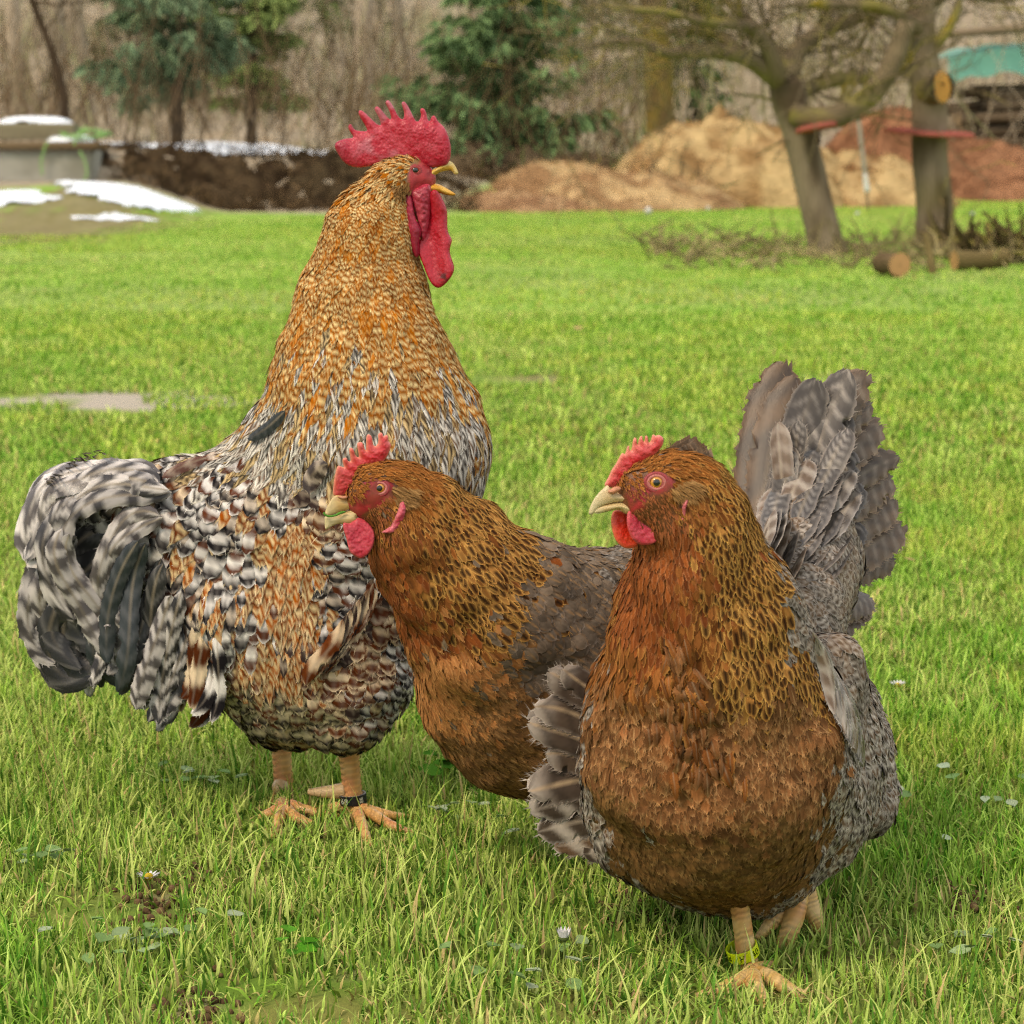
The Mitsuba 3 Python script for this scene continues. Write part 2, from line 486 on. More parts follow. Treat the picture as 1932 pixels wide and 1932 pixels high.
        t = bars(a * 9 + 0.6 * A + r[2], 0.45, 0.8, 0.2)
        base = blend3(blend3(K(88, 74, 62), K(120, 94, 70), (A * 0.6 + 0.4 * r[1])), K(168, 152, 136), t * 0.45 * (1 - 0.6 * (b > 0)))
        base = blend3(base, K(156, 128, 100), sm(0.85, 1.0, A) * 0.45)
        base = blend3(base, K(52, 44, 38), bars(a * 5.3 + 0.9 * b + r[3], 0.55, 0.8, 0.15) * 0.5)
    elif scheme == 'fan_barred':
        t = bars(a * (7 + 2 * r[1]) + 1.0 * A + 0.15 * np.sin(b * 5 + 6 * r[3]) + r[2], 0.42, 0.72, 0.15)
        base = blend3(K(74, 66, 60), K(200, 188, 176), t * (.22 + .42 * r[4]) * sm(1.05, 0.3, A))
        base = blend3(base, K(170, 156, 142), sm(0.85, 1.0, A) * 0.5)
    elif scheme == 'fan_brown':
        base = blend3(K(108, 82, 56), K(74, 58, 44), bars(a * 4 + 0.5 * b + r[2], 0.3, 0.7, 0.2))
        base = blend3(base, K(58, 46, 38), sm(0.3, 0.5, a) * (1 - sm(0.62, 0.75, a)) * (1 - sm(0.3, 0.8, A)) * 0.8)
        base = blend3(base, K(150, 118, 84), sm(0.9, 1, A) * 0.4)
    else:
        raise KeyError(scheme)
    return base * shade[..., None]


SHAPE = {'gold': 'lance', 'amber': 'lance', 'pied': 'lance', 'saddle': 'lance', 'head': 'lance', 'face': 'hair', 'ear': 'hair', 'spangle': 'lance2', 'rust': 'lance2',
         'throat': 'lance2', 'breast': 'rag', 'breast_pale': 'rag', 'olive': 'rag', 'ash_fluff': 'rag', 'cuckoo_dull': 'rag', 'smoke': 'rag', 'salmon': 'rag', 'brown': 'rag'}


def outline(kind, a):
    if kind == 'lance':
        w = np.minimum(a / 0.25, 1) ** 0.5 * np.where(a > 0.5, 1 - 0.94 * ((a - 0.5) / 0.5) ** 1.6, 1)
    elif kind == 'lance2':
        w = np.minimum(a / 0.25, 1) ** 0.5 * np.where(a > 0.62, np.sqrt(np.clip(1 - ((a - 0.62) / 0.385) ** 2.2, 0, 1)), 1)
    elif kind == 'hair':
        w = np.minimum(a / 0.2, 1) * (1.02 - a)
    else:
        w = np.minimum(a / 0.3, 1) ** 0.6 * np.where(a > 0.66, np.sqrt(np.clip(1 - ((a - 0.66) / 0.345) ** 2, 0, 1)), 1)
    return w


class Guides:
    """How feathers lie: at measured places, their direction, length, width and kind; in between by distance."""

    def __init__(self, body, rows, scale, lat=None, squash=1.0):
        self.p = np.array([body.hit(r[0], r[1]) for r in rows])
        self.dir = np.array([unit(RIGHT * r[2] - UP * r[3]) for r in rows])
        if len(rows[0]) > 7:
            self.dir = np.array([unit(d + FWD * r[7]) for d, r in zip(self.dir, rows)])
        self.L = np.array([r[4] for r in rows]) * scale
        self.W = np.array([r[5] for r in rows]) * scale
        self.kind = [r[6] for r in rows]
        self.lat, self.squash = lat, squash

    def flat(self, p):
        return p if self.lat is None else p - (p @ self.lat)[:, None] * self.lat * (1 - self.squash)

    def weights(self, p, power=4.0):
        d = np.linalg.norm(self.flat(p)[:, None] - self.flat(self.p)[None], axis=2)
        w = 1 / (d + 0.004) ** power
        return w / w.sum(1, keepdims=True)

    def flow(self, p):
        return self.weights(p, 3.0) @ self.dir


def spread(v, f, radius_at, rng, tries):
    """Points over a mesh, no two nearer than the radius there."""
    a, b, c = v[f[:, 0]], v[f[:, 1]], v[f[:, 2]]
    area = np.linalg.norm(np.cross(b - a, c - a), axis=1)
    k = rng.choice(len(f), tries, p=area / area.sum())
    u = rng.random((tries, 2))
    u = np.where((u.sum(1) > 1)[:, None], 1 - u, u)
    p = a[k] + (b[k] - a[k]) * u[:, :1] + (c[k] - a[k]) * u[:, 1:]
    r = radius_at(p)
    ok = r > 0
    p, r = p[ok], r[ok]
    tree = cKDTree(p)
    gone = np.zeros(len(p), bool)
    keep = []
    for i in range(len(p)):
        if not gone[i]:
            keep.append(i)
            gone[tree.query_ball_point(p[i], r[i])] = True
    return p[keep]


def lay(body, guides, roots, kinds, rng, pile, lift=0.05, stand=0.0012, rows=7, cols=5, size=1.0, weights=None, stray=0.10, fray=0.18, hairs=6):
    """Feathers growing at the roots, following the body and the guides; adds them to pile."""
    if not len(roots):
        return
    w = guides.weights(roots) if weights is None else weights
    L = (w @ guides.L) * rng.uniform(0.82, 1.2, len(roots)) * size
    W = (w @ guides.W) * rng.uniform(0.85, 1.15, len(roots)) * size
    R, C = rows, cols
    p = roots.copy()
    P, Nn, Tt = [], [], []
    turn = rng.normal(0, stray, len(p))
    for k in range(R):
        n = body.normal(p)
        d = guides.flow(p)
        t = unit(d - n * (d * n).sum(1, keepdims=True))
        s = np.cross(n, t)
        t = t * np.cos(turn)[:, None] + s * np.sin(turn)[:, None]
        P.append(p), Nn.append(n), Tt.append(t)
        p = body.project(p + t * (L / (R - 1))[:, None], 0, 2)
    P, Nn, Tt = np.stack(P, 1), np.stack(Nn, 1), np.stack(Tt, 1)
    for m in sorted(set(kinds)):
        i = np.nonzero(kinds == m)[0]
        if not len(i):
            continue
        shape = SHAPE.get(m, 'round')
        a = np.linspace(0, 1, R)
        a = 1 - (1 - a) ** 1.0
        b = np.linspace(-1, 1, C)
        wid = outline(shape, a)
        n_ = len(i)
        side = np.cross(Nn[i], Tt[i])
        up = stand + rng.random(n_) * 0.0018
        li = lift * rng.uniform(0.4, 1.7, n_) * L[i]
        off = up[:, None] + li[:, None] * a[None] ** 1.6 - 0.0025 * (1 - a[None]) ** 2
        half = W[i, None] / 2 * wid[None]
        jag = np.ones((n_, R, C))
        if shape == 'rag':
            jag[:, R // 2:, [0, -1]] *= rng.uniform(1 - fray * 1.6, 1 + fray, (n_, R - R // 2, 2))
        camber = rng.uniform(0.03, 0.12, n_) if shape == 'rag' else rng.uniform(0.07, 0.2, n_)
        camber = camber[:, None, None]
        pos = P[i][:, :, None] + side[:, :, None] * (half[:, :, None] * b[None, None] * jag)[..., None] \
            + Nn[i][:, :, None] * (off[:, :, None] - camber * half[:, :, None] * b[None, None] ** 2)[..., None]
        if shape == 'rag':   # uneven tip: barbs of different length
            tip = rng.uniform(-1.0, 0.8, (n_, 1, C)) * np.clip((a[None, :, None] - 0.7) / 0.3, 0, 1) * (L[i] * fray * 0.55)[:, None, None]
            pos = pos + Tt[i][:, :, None] * tip[..., None]
        col = feather_colour(m, a[None, :, None], b[None, None], rng.random((n_, 1, 1, 6)))
        col = col * (1 + (.40 if shape == 'rag' else .22) * (rng.random((n_, 1, C, 1)) - .5) + .22 * (rng.random((n_, R, C, 1)) - .5))
        if hairs and shape != 'hair':
            H = hairs
            ri, sg = rng.integers(int(R * .55), R, (n_, H)), rng.choice([0, C - 1], (n_, H))
            ii = np.arange(n_)[:, None]
            st = pos[ii, ri, sg]
            tt, ss, nn = Tt[i][ii, ri], side[ii, ri] * np.where(sg == 0, -1, 1)[..., None], Nn[i][ii, ri]
            dv = unit(tt * rng.uniform(.6, 1.4, (n_, H, 1)) + ss * rng.uniform(-.2, .8, (n_, H, 1)) + nn * rng.uniform(-.25, .25, (n_, H, 1)))
            hl = (W[i, None] * rng.uniform(.14, .55, (n_, H)))[..., None]
            wv = np.cross(dv, nn) * rng.uniform(.0002, .00055, (n_, H, 1))
            tri = np.stack([st - wv - dv * hl * .3, st + wv - dv * hl * .3, st + dv * hl], 2)
            hc = col[ii, ri, sg] * rng.uniform(.8, 1.35, (n_, H, 1))
            pile.add(tri.reshape(-1, 3), np.arange(n_ * H * 3).reshape(-1, 3), np.repeat(hc.reshape(-1, 3), 3, 0), np.repeat(nn.reshape(-1, 3), 3, 0), .85)
        base = np.arange(n_)[:, None, None] * (R * C)
        f = (grid_faces(R, C)[None] + base).reshape(-1, 3)[:, ::-1]
        nb = np.repeat(Nn[i][:, :, None], C, 2).reshape(-1, 3)
        pile.add(pos.reshape(-1, 3), f, col.reshape(-1, 3), nb, .72 if shape == 'rag' else .45)


def pick(guides, roots, rng, power=4.0, jitter=0.006):
    w = guides.weights(roots + rng.normal(0, jitter, roots.shape), power)
    u = rng.random((len(roots), 1))
    g = (np.cumsum(w, 1) < u).sum(1).clip(0, len(guides.kind) - 1)
    return np.array([guides.kind[k] for k in g])


def quill(pts, width, scheme, face, rng, rows=26, cols=9, kind='rag', camber=0.18, fray=0.10, wave=0.0, taper=None, hairs=70):
    """One long feather along pts (metres), its upper side towards FACE. Returns (vertices, faces, colours)."""
    q = spline(pts, rows)
    t = unit(np.gradient(q, axis=0))
    face = np.broadcast_to(np.asarray(face, float), t.shape)
    n = unit(face - t * (face * t).sum(1, keepdims=True))
    s = np.cross(n, t)
    a, b = np.linspace(0, 1, rows), np.linspace(-1, 1, cols)
    w = outline(kind, a) if taper is None else taper(a)
    w = np.maximum(w, 0.02) * width / 2
    asym = rng.uniform(-0.18, 0.18)
    bb = b + asym * (1 - b ** 2)
    rough = 1 + fray * rng.uniform(-1.2, 0.6, (rows, cols)) * (np.abs(b)[None] > 0.9)
    for _ in range(rng.integers(1, 4) if fray > .07 else 0):    # splits where the vane has come apart
        k0, sd = rng.integers(int(rows * .45), rows - 2), rng.choice([0, -1])
        rough[k0:k0 + 2, sd] *= rng.uniform(.45, .8)
        rough[k0:k0 + 1, (1, -2)[sd]] *= .85
    pos = q[:, None] + s[:, None] * (w[:, None] * bb * rough)[..., None] - n[:, None] * (camber * w[:, None] * b[None] ** 2)[..., None]
    pos = pos + n[:, None] * (wave * w[:, None] * np.sin(a[:, None] * 17 + b[None] * 2.2 + rng.random() * 6))[..., None]
    lean = rng.uniform(-1, 1, (rows, cols)) * fray * width * 0.35 * (np.abs(b)[None] > 0.7) + fray * width * 0.6 * (np.clip(a - 0.85, 0, 1) / 0.15)[:, None] * rng.uniform(-1, 1, (1, cols))
    pos = pos + t[:, None] * lean[..., None]
    col = feather_colour(scheme, a[None, :, None], b[None, None], rng.random((1, 1, 1, 6)))[0]
    col = col * (1 + .2 * (rng.random((1, cols, 1)) - .5) + .16 * (rng.random((rows, cols, 1)) - .5))
    shaft = (np.abs(b) < 0.02)[None] * (1 - a[:, None]) * 0.5
    col = blend3(col, K(190, 170, 140), shaft * np.ones_like(col[..., 0]))
    V, Fc, Cc = pos.reshape(-1, 3), grid_faces(rows, cols), col.reshape(-1, 3)
    if hairs:       # loose barbs along the rim
        ri, sg = rng.integers(int(rows * .2), rows, hairs), rng.choice([0, cols - 1], hairs)
        st, tt, nn = pos[ri, sg], t[ri], n[ri]
        ss = s[ri] * np.where(sg == 0, -1, 1)[:, None]
        dv = unit(tt * rng.uniform(.5, 1.3, (hairs, 1)) + ss * rng.uniform(0, .9, (hairs, 1)) + nn * rng.uniform(-.3, .3, (hairs, 1)))
        hl = width * rng.uniform(.05, .22, (hairs, 1))
        wv = np.cross(dv, nn) * rng.uniform(.0002, .0005, (hairs, 1))
        tri = np.stack([st - wv - dv * hl * .3, st + wv - dv * hl * .3, st + dv * hl], 1)
        V = np.vstack([V, tri.reshape(-1, 3)])
        Fc = np.vstack([Fc, np.arange(hairs * 3).reshape(-1, 3) + rows * cols])
        Cc = np.vstack([Cc, np.repeat(col[ri, sg] * rng.uniform(.8, 1.3, (hairs, 1)), 3, 0)])
    return V, Fc, Cc


def sheet(pts, p0, n, half, edge, res, bumps=None, bend=None):
    """A fleshy sheet whose outline was measured on the plane through p0 with normal n."""
    q = on_plane(pts, p0, n)
    e1 = unit(np.cross([0, 0, 1.0], n))
    e2 = np.cross(n, e1)
    o = q.mean(0)
    uv = np.column_stack([(q - o) @ e1, (q - o) @ e2])
    v, f, d = inflate(uv, half, edge, res, bumps)
    if np.dot(np.cross(e1, e2), n) < 0:
        f = f[:, ::-1]
    z = v[:, 2] + (bend(v[:, 0], v[:, 1]) if bend else 0)
    return o + v[:, :1] * e1 + v[:, 1:2] * e2 + z[:, None] * n, f, d, v


def scaly(pts, radii, rng, col, sides=14, n=40, scutes=30, claw=None):
    """A scaled shank or toe; returns vertices, faces, colours."""
    v, f, q = tube(pts, radii, sides, n=n)
    m = n * sides
    s = np.linspace(0, 1, n)[:, None]
    ang = (np.arange(sides) / sides * 2 * np.pi)[None]
    ph = s * scutes + 0.5 * np.floor(ang / (2 * np.pi) * 4 + 0.5)
    x = ph - np.floor(ph)
    ridge = np.sin(np.pi * x) ** 0.7
    r = np.interp(np.linspace(0, 1, n), np.linspace(0, 1, len(radii)), radii)[:, None]
    body = v[:m].reshape(n, sides, 3)
    cen = q[:, None]
    v[:m] = (cen + (body - cen) * (1 + 0.10 * (ridge - 0.6))[..., None]).reshape(-1, 3)
    c0, c1, c2 = col
    t = meshkit.noise(v[:m] * 160, 3).reshape(n, sides)
    t2 = meshkit.noise(v[:m] * 60, 5).reshape(n, sides)
    c = blend3(c0 + np.zeros((n, sides, 3)), c1, t)
    c = blend3(c, c2, sm(0.5, 0.8, t2))
    c = c * (0.52 + 0.56 * ridge)[..., None]
    c = c.reshape(-1, 3)
    return v, f, np.vstack([c, c[:1], c[-1:]])
# ------------------------------------------------------------------ ground
def nz2(x, y, s, seed=0, oct=3):
    return meshkit.fbm(np.stack([np.asarray(x) * s, np.asarray(y) * s, np.zeros(np.shape(x))], -1), oct, seed)


def terrain(x, y):
    x, y = np.asarray(x, float), np.asarray(y, float)
    h = 0.03 * (nz2(x, y, .35, 1) - .5) * sm(3.2, 7, y)
    wob = 1.6 * (nz2(x, y, .35, 4) - .5)
    left = 1 - sm(-2.0, 1.6, x - .06 * (y - 26))
    h = h + (.50 + .10 * (nz2(x, y, .8, 5) - .5)) * sm(25.4, 26.6, y + wob) * left      # terrace above the brushwood bank
    h = h + .42 * sm(29, 36, y + wob) * (1 - left) * (1 - sm(3, 7, x) * .5)
    mound = 1 - sm(-3.9, -2.7, x)
    h = h + .30 * sm(19.6, 24.2, y + .5 * wob) * mound * (1 - sm(25.0, 26.6, y) * .6)
    h = h + .17 * np.maximum(y - 41, 0) * (1 + .25 * (nz2(x, y, .08, 6) - .5)) * (1 - .0012 * np.minimum(np.maximum(y - 41, 0), 160))
    return h


def ground_sheet():
    ys = np.unique(np.r_[np.linspace(-60, -2, 16), np.linspace(-2, 1.3, 20), np.geomspace(1.3, 30, 330), np.linspace(30, 60, 80), np.geomspace(60, 420, 40)])
    u = np.r_[-np.geomspace(1.06, 60, 16)[::-1], np.linspace(-1, 1, 210), np.geomspace(1.06, 60, 16)]
    Y = np.repeat(ys[:, None], len(u), 1)
    X = u[None] * (.27 * np.maximum(ys, 0) + .7)[:, None]
    X = np.where(np.abs(u)[None] > 50, np.sign(u)[None] * 320, X)
    return np.stack([X, Y, terrain(X, Y)], -1).reshape(-1, 3), grid_faces(len(ys), len(u))


def on_land(px, py, dz=0.0):
    """Where the sight line measured at (px, py) meets the land (raised by dz)."""
    d = ray(px, py)
    t = np.geomspace(1.2, 90, 1500)
    p = EYE + d * t[:, None]
    below = p[:, 2] < terrain(p[:, 0], p[:, 1]) + dz
    k = np.argmax(below) if below.any() else len(t) - 1
    return p[k]


bare_spots = [  # (measured position, half sizes in measured units): trodden, muddy places in the meadow
    ((220, 752), (250, 15), .95), ((1050, 712), (58, 8), .6), ((130, 1358), (50, 8), .4), ((320, 1700), (40, 12), .6), ((1235, 1702), (80, 22), .9),
    ((330, 1905), (90, 26), .8), ((110, 430), (230, 30), .85), ((1280, 570), (40, 5), .3), ((1090, 625), (30, 5), .4), ((1700, 668), (30, 4), .4), ((690, 1835), (40, 14), .5), ((1580, 1640), (60, 20), .3), ((1840, 1700), (40, 14), .4), ((590, 1540), (40, 8), .6)]
bare = []
for (x, y), (rx, ry), s in bare_spots:
    p = on_ground(x, y)
    bare.append(tuple(float(q) for q in (p[0], p[1], rx * p[1] / FOCAL, abs(on_ground(x, y - ry)[1] - on_ground(x, y + ry)[1]) / 2, s)))


trodden = []    # grass trampled low round the feet
for (x, y), (rx, ry) in (((610, 1560), (120, 34)), ((1420, 1860), (90, 40)), ((1500, 1800), (90, 40))):
    p = on_ground(x, y)
    trodden.append((float(p[0]), float(p[1]), rx * float(p[1]) / FOCAL, abs(float(on_ground(x, y - ry)[1] - on_ground(x, y + ry)[1])) / 2))


def bareness(x, y):
    out = np.zeros(np.shape(x))
    n = nz2(x, y, 6.0, 9, 4) * 1.6 - .8
    for cx, cy, rx, ry, s in bare:
        d = np.hypot((x - cx) / rx, (y - cy) / ry) + 1.1 * n
        out = np.maximum(out, s * (1 - sm(.6, 1.15, d)))
    return out


def meadow_colour(x, y):
    f3 = lambda s, k, o=3, sy=1.0: meshkit.fbm(np.stack([x * s, y * s * sy, 0 * x + k], -1), o, int(k))
    mid, fine = f3(7, 9), meshkit.noise(np.stack([x * 60, y * 40, 0 * x], -1), 5)
    c = blend3(K(136, 178, 68) + np.zeros(x.shape + (3,)), K(174, 200, 100), sm(.3, .7, mid * .6 + fine * .4))
    c = blend3(c, K(164, 180, 104), sm(.5, .75, f3(.9, 3, 3, .5)) * .7)
    c = blend3(c, K(112, 140, 60), sm(.62, .85, f3(3, 21, 3, .5)) * .5)
    c = blend3(c, blend3(K(104, 128, 50) + 0 * c, K(128, 112, 66), sm(.4, .7, mid)), .75 * (1 - sm(5, 10, y)))
    c = blend3(c, blend3(blend3(K(128, 106, 78) + 0 * c, K(168, 150, 122), f3(40, 2)), K(206, 194, 180), sm(6.0, 6.3, y) * (1 - sm(7, 7.3, y)) * .8), bareness(x, y))
    wood = blend3(K(200, 184, 160) + 0 * c, K(166, 150, 126), f3(1.3, 6, 4, .6))
    wood = blend3(wood, K(112, 126, 66), sm(.55, .75, f3(.5, 12, 3, .6)) * .55)
    wood = blend3(wood, K(192, 164, 126), sm(.6, .8, f3(6, 3, 2, .7)) * .5)
    edge = 24.6 + 1.5 * (meshkit.noise(np.stack([x * .8, y * .2, 0 * x], -1), 8) - .5) + 7.5 * sm(-1.5, 3.0, x) - 1.2 * sm(-2.5, -4.5, x)
    return blend3(c, wood, sm(-.4, .5, y - edge))


gv, gf = ground_sheet()
put('meadow', (gv, gf), 'matte', smooth=True, kind='structure', color=meadow_colour(gv[:, 0], gv[:, 1]))


# ------------------------------------------------------------------ grass
def grass_tile(rng, size, n, h, w, levels=3, dry=.04):
    """A square of standing and bent blades."""
    x, y = rng.uniform(0, size, n), rng.uniform(0, size, n)
    clump = meshkit.noise(np.column_stack([x * 14 / 1, y * 14, x * 0 + rng.random() * 9]))
    H = h * rng.lognormal(0, .38, n) * (.55 + .9 * clump)
    lean = rng.uniform(.15, 1.25, n) * rng.choice([.7, 1.1, 1.7, 2.3], n)
    az = rng.uniform(0, 2 * np.pi, n)
    d = np.stack([np.cos(az), np.sin(az)], -1)
    tw = az + np.pi / 2 + rng.normal(0, .5, n)
    s = np.stack([np.cos(tw), np.sin(tw)], -1)
    W = w * rng.uniform(.55, 1.35, n)
    t = np.linspace(0, 1, levels)
    ang = lean[:, None] * t[None] ** .9
    seg = H[:, None] / (levels - 1)
    out = np.cumsum(np.sin(ang) * seg, 1) - np.sin(ang[:, :1]) * seg
    up = np.cumsum(np.cos(ang) * seg, 1) - np.cos(ang[:, :1]) * seg
    width = W[:, None] / 2 * np.array([.8, 1.0, .7, .4, .05])[np.linspace(0, 4, levels).round().astype(int)][None]
    cen = np.stack([x[:, None] + d[:, :1] * out, y[:, None] + d[:, 1:] * out, up], -1)
    off = np.stack([s[:, :1] * width, s[:, 1:] * width, 0 * width], -1)
    left, right = cen[:, :-1] - off[:, :-1], cen[:, :-1] + off[:, :-1]
    v = np.concatenate([np.stack([left, right], 2).reshape(n, -1, 3), cen[:, -1:]], 1)
    k = levels - 1
    f = []
    for i in range(k - 1):
        a = 2 * i
        f += [[a, a + 1, a + 3], [a, a + 3, a + 2]]
    f.append([2 * k - 2, 2 * k - 1, 2 * k])
    f = (np.array(f)[None] + (np.arange(n) * (2 * k + 1))[:, None, None]).reshape(-1, 3)
    g0, g1, g2 = K(146, 192, 60), K(210, 229, 120), K(106, 160, 54)
    u = rng.random(n)[:, None]
    base = g0 + (g1 - g0) * rng.random((n, 1))
    base = np.where(u < .16, g2 * rng.uniform(.8, 1.2, (n, 1)), base)
    base = np.where(u > 1 - dry, K(206, 190, 118), base)
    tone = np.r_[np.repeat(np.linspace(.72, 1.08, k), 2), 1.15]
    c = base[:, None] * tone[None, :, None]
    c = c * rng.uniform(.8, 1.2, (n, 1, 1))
    return v.reshape(-1, 3), f, np.clip(c, 0, 1).reshape(-1, 3)


def sow(key, rng, bands, variants):
    """Grass as copies of a few squares set side by side; bare places stay thin."""
    k = 0
    for bi, (y0, y1, size, n, h, w, levels, dry) in enumerate(bands):
        for t in range(variants):
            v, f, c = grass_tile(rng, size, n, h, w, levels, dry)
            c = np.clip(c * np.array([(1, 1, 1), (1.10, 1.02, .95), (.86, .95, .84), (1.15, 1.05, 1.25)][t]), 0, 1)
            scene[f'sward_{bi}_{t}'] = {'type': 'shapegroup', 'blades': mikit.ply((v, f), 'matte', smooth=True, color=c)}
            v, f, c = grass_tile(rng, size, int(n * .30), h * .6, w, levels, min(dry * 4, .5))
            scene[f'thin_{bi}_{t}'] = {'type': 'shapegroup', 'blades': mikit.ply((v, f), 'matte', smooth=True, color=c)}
        yy = np.arange(y0, y1, size)
        for y in yy:
            half = y * (.25 if y < 5.2 else .27) + .3 + size
            for x in np.arange(-half, half, size):
                if y + size > 24.0 + 7.5 * float(sm(-1.5, 3.0, x)) - 1.2 * float(sm(-2.5, -4.5, x)):
                    continue
                b = float(bareness(np.array([x + size / 2]), np.array([y + size / 2]))[0])
                if y > 5.2 and rng.random() < float(sm(.25, .75, b)):
                    continue
                q = rng.integers(4)
                g = f"{'thin' if rng.random() < b else 'sward'}_{bi}_{int(np.clip(4 * (float(nz2(x, y, 1.1, 77)) - .5) * 2.2 + 2 + rng.normal(0, .7), 0, 3.99))}"
                z = float(terrain(x, y))
                s = rng.uniform(.85, 1.15)
                for tx, ty, trx, try_ in trodden:
                    dq = math.hypot((x + size / 2 - tx) / (trx + size / 2), (y + size / 2 - ty) / (try_ + size / 2))
                    s = min(s, .72 + .3 * float(sm(.6, 1.5, dq)))
                m = T().translate([x, y, z]).rotate([0, 0, 1], 90.0 * float(q) + float(rng.normal(0, 6))).scale([1, 1, s]).translate([-size / 2, -size / 2, 0])
                k += 1
                scene[f'{key}__{k:04d}'] = {'type': 'instance', 'shapegroup': {'type': 'ref', 'id': g}, 'to_world': m}
    labels[key] = {'label': 'short bright green meadow grass covering the whole ground', 'category': 'grass', 'kind': 'stuff'}


sow('grass', np.random.default_rng(5), [
    (1.55, 3.0, .12, 640, .021, .0025, 4, .07),
    (3.0, 5.2, .30, 2000, .020, .0031, 3, .07),
    (5.2, 10.0, .25, 420, .019, .0060, 3, .07),
    (10.0, 32.0, 1.0, 1200, .014, .011, 3, .06)], 4)


# ------------------------------------------------------------------ snow
def drape(poly_px, z, thick, seed, step=.06, rough=.25):
    """A thin sheet of old snow lying on the ground inside a measured outline."""
    q = np.array([on_land(x, y)[:2] for x, y in poly_px])
    P = Polygon(q).buffer(0)
    x0, y0, x1, y1 = P.bounds
    xs, ys = np.arange(x0 - .2, x1 + .2, step), np.arange(y0 - .4, y1 + .4, step * 2.2)
    X, Y = np.meshgrid(xs, ys)
    pts = shapely.points(X.ravel(), Y.ravel())
    d = np.where(shapely.contains(P, pts), 1, -1) * shapely.distance(P.exterior, pts)
    d = d.reshape(X.shape) + rough * (nz2(X, Y, 2.6, seed, 4) - .5) * 1.6
    h = thick * np.sqrt(np.clip(d / .25, 0, 1)) - .01 * (d <= 0)
    keep = d > -.02
    v = np.stack([X, Y, terrain(X, Y) + h], -1).reshape(-1, 3)
    f = grid_faces(*X.shape)
    f = f[keep.ravel()[f].all(1)]
    return v, f


for i, (poly, z, th, rough) in enumerate((
        ([(112, 346), (180, 350), (230, 352), (300, 372), (350, 388), (392, 398), (380, 404), (300, 402), (230, 388), (190, 380), (130, 366)], .27, .05, .20),
        ([(-30, 368), (40, 366), (80, 370), (110, 366), (170, 376), (150, 384), (90, 382), (30, 388), (-30, 392)], .22, .04, .5),
        ([(85, 404), (140, 408), (200, 410), (285, 412), (280, 418), (180, 420), (95, 418)], .08, .02, .7))):
    m = drape(poly, z, th, i, .05, rough)
    put('snow', m, 'matte', smooth=True, color=np.broadcast_to(lin(228, 232, 238), m[0].shape), kind='stuff', label='white strip of old snow on the grassy mound at the left' if i == 0 else 'thin broken snow patches on the mound at the left', category='snow')
for i, (x0, x1, y0, y1, cover) in enumerate(((-6.4, -1.0, 26.6, 30.5, .43), (-6.0, -.6, 30.5, 40.0, .56), (-1.2, 1.3, 33, 40, .68))):
    xs, ys = np.arange(x0, x1, .05), np.arange(y0, y1, .12)
    X, Y = np.meshgrid(xs, ys)
    d = nz2(X, Y, .55, 30 + i, 4) - cover + .18 * np.exp(-((Y - 27.8) / 1.1) ** 2) - .3 * (1 - sm(0, .5, np.minimum(np.minimum(X - x0, x1 - X), np.minimum(Y - y0, y1 - Y))))
    keep = d > -.01
    v = np.stack([X, Y, terrain(X, Y) + .05 * np.sqrt(np.clip(d / .06, 0, 1)) - .008 * (d <= 0)], -1).reshape(-1, 3)
    f = grid_faces(*X.shape)
    put('snow', (v, f[keep.ravel()[f].all(1)]), 'matte', smooth=True, color=np.broadcast_to(lin(228, 232, 238), v.shape), kind='stuff', label='patchy snow lying under the bare trees behind the bank', category='snow')


# ------------------------------------------------------------------ trees
def branchy(rng, out, p, d, r, length, depth, droop=0.0, kids=(2, 4), spread_=.7, shrink=.62, wig=.16, minr=.002):
    """A branch and its side branches as lines for tubes()."""
    n = 4 if depth > 0 else 3
    pts = [np.array(p, float)]
    dd = unit(d)
    jit = rng.normal(0, wig, (n, 3))
    for i in range(n):
        dd = dd + jit[i]
        dd[2] += .04 - droop
        dd = dd / math.sqrt(dd @ dd)
        pts.append(pts[-1] + dd * (length / n))
    rad = np.linspace(r, max(r * .5, minr), n + 1)
    out.append((pts, rad))
    if depth <= 0:
        return
    for k in range(rng.integers(*kids) + 1):
        i = rng.integers(1, n + 1)
        a = rng.normal(0, 1, 3)
        a -= dd * (dd @ a)
        nd = dd * (1 - spread_ * .5) + a / math.sqrt(a @ a) * spread_
        branchy(rng, out, pts[i], nd, rad[i] * rng.uniform(.5, .75), length * shrink * rng.uniform(.7, 1.25), depth - 1, droop, kids, spread_, shrink, wig * 1.1, minr)


def lichen(v):
    n = meshkit.fbm(v * 6, 3, 2)
    m = meshkit.noise(v * 14, 5)
    c = blend3(K(154, 136, 108) + 0 * v, K(122, 106, 84), m)
    c = blend3(c, K(172, 160, 84), sm(.48, .68, n) * .75)
    return blend3(c, K(176, 150, 40), sm(.66, .8, n) * .8)


def bark(v):
    n = meshkit.fbm(v * np.array([12, 12, 3.0]), 3, 2)
    c = blend3(K(164, 146, 122) + 0 * v, K(108, 92, 72), sm(.35, .65, n))
    return blend3(c, K(130, 122, 66), sm(.55, .75, meshkit.fbm(v * 3, 3, 7)) * .4)


def rough_trunk(pts, radii, sides=18, n=26, seed=0, flare=.25):
    v, f, q = tube(pts, radii, sides, n=n)
    m = n * sides
    cen = np.repeat(q, sides, 0)
    t = np.repeat(np.linspace(0, 1, n), sides)
    bump = 1 + .16 * (meshkit.fbm(v[:m] * np.array([7, 7, 2.2]), 3, seed) - .5) * 2 + flare * np.exp(-t / .07)
    v[:m] = cen + (v[:m] - cen) * bump[:, None]
    return v, f


def limb(pts, radii, seed, n=22):
    return rough_trunk(pts, radii, 10, n, seed, 0)


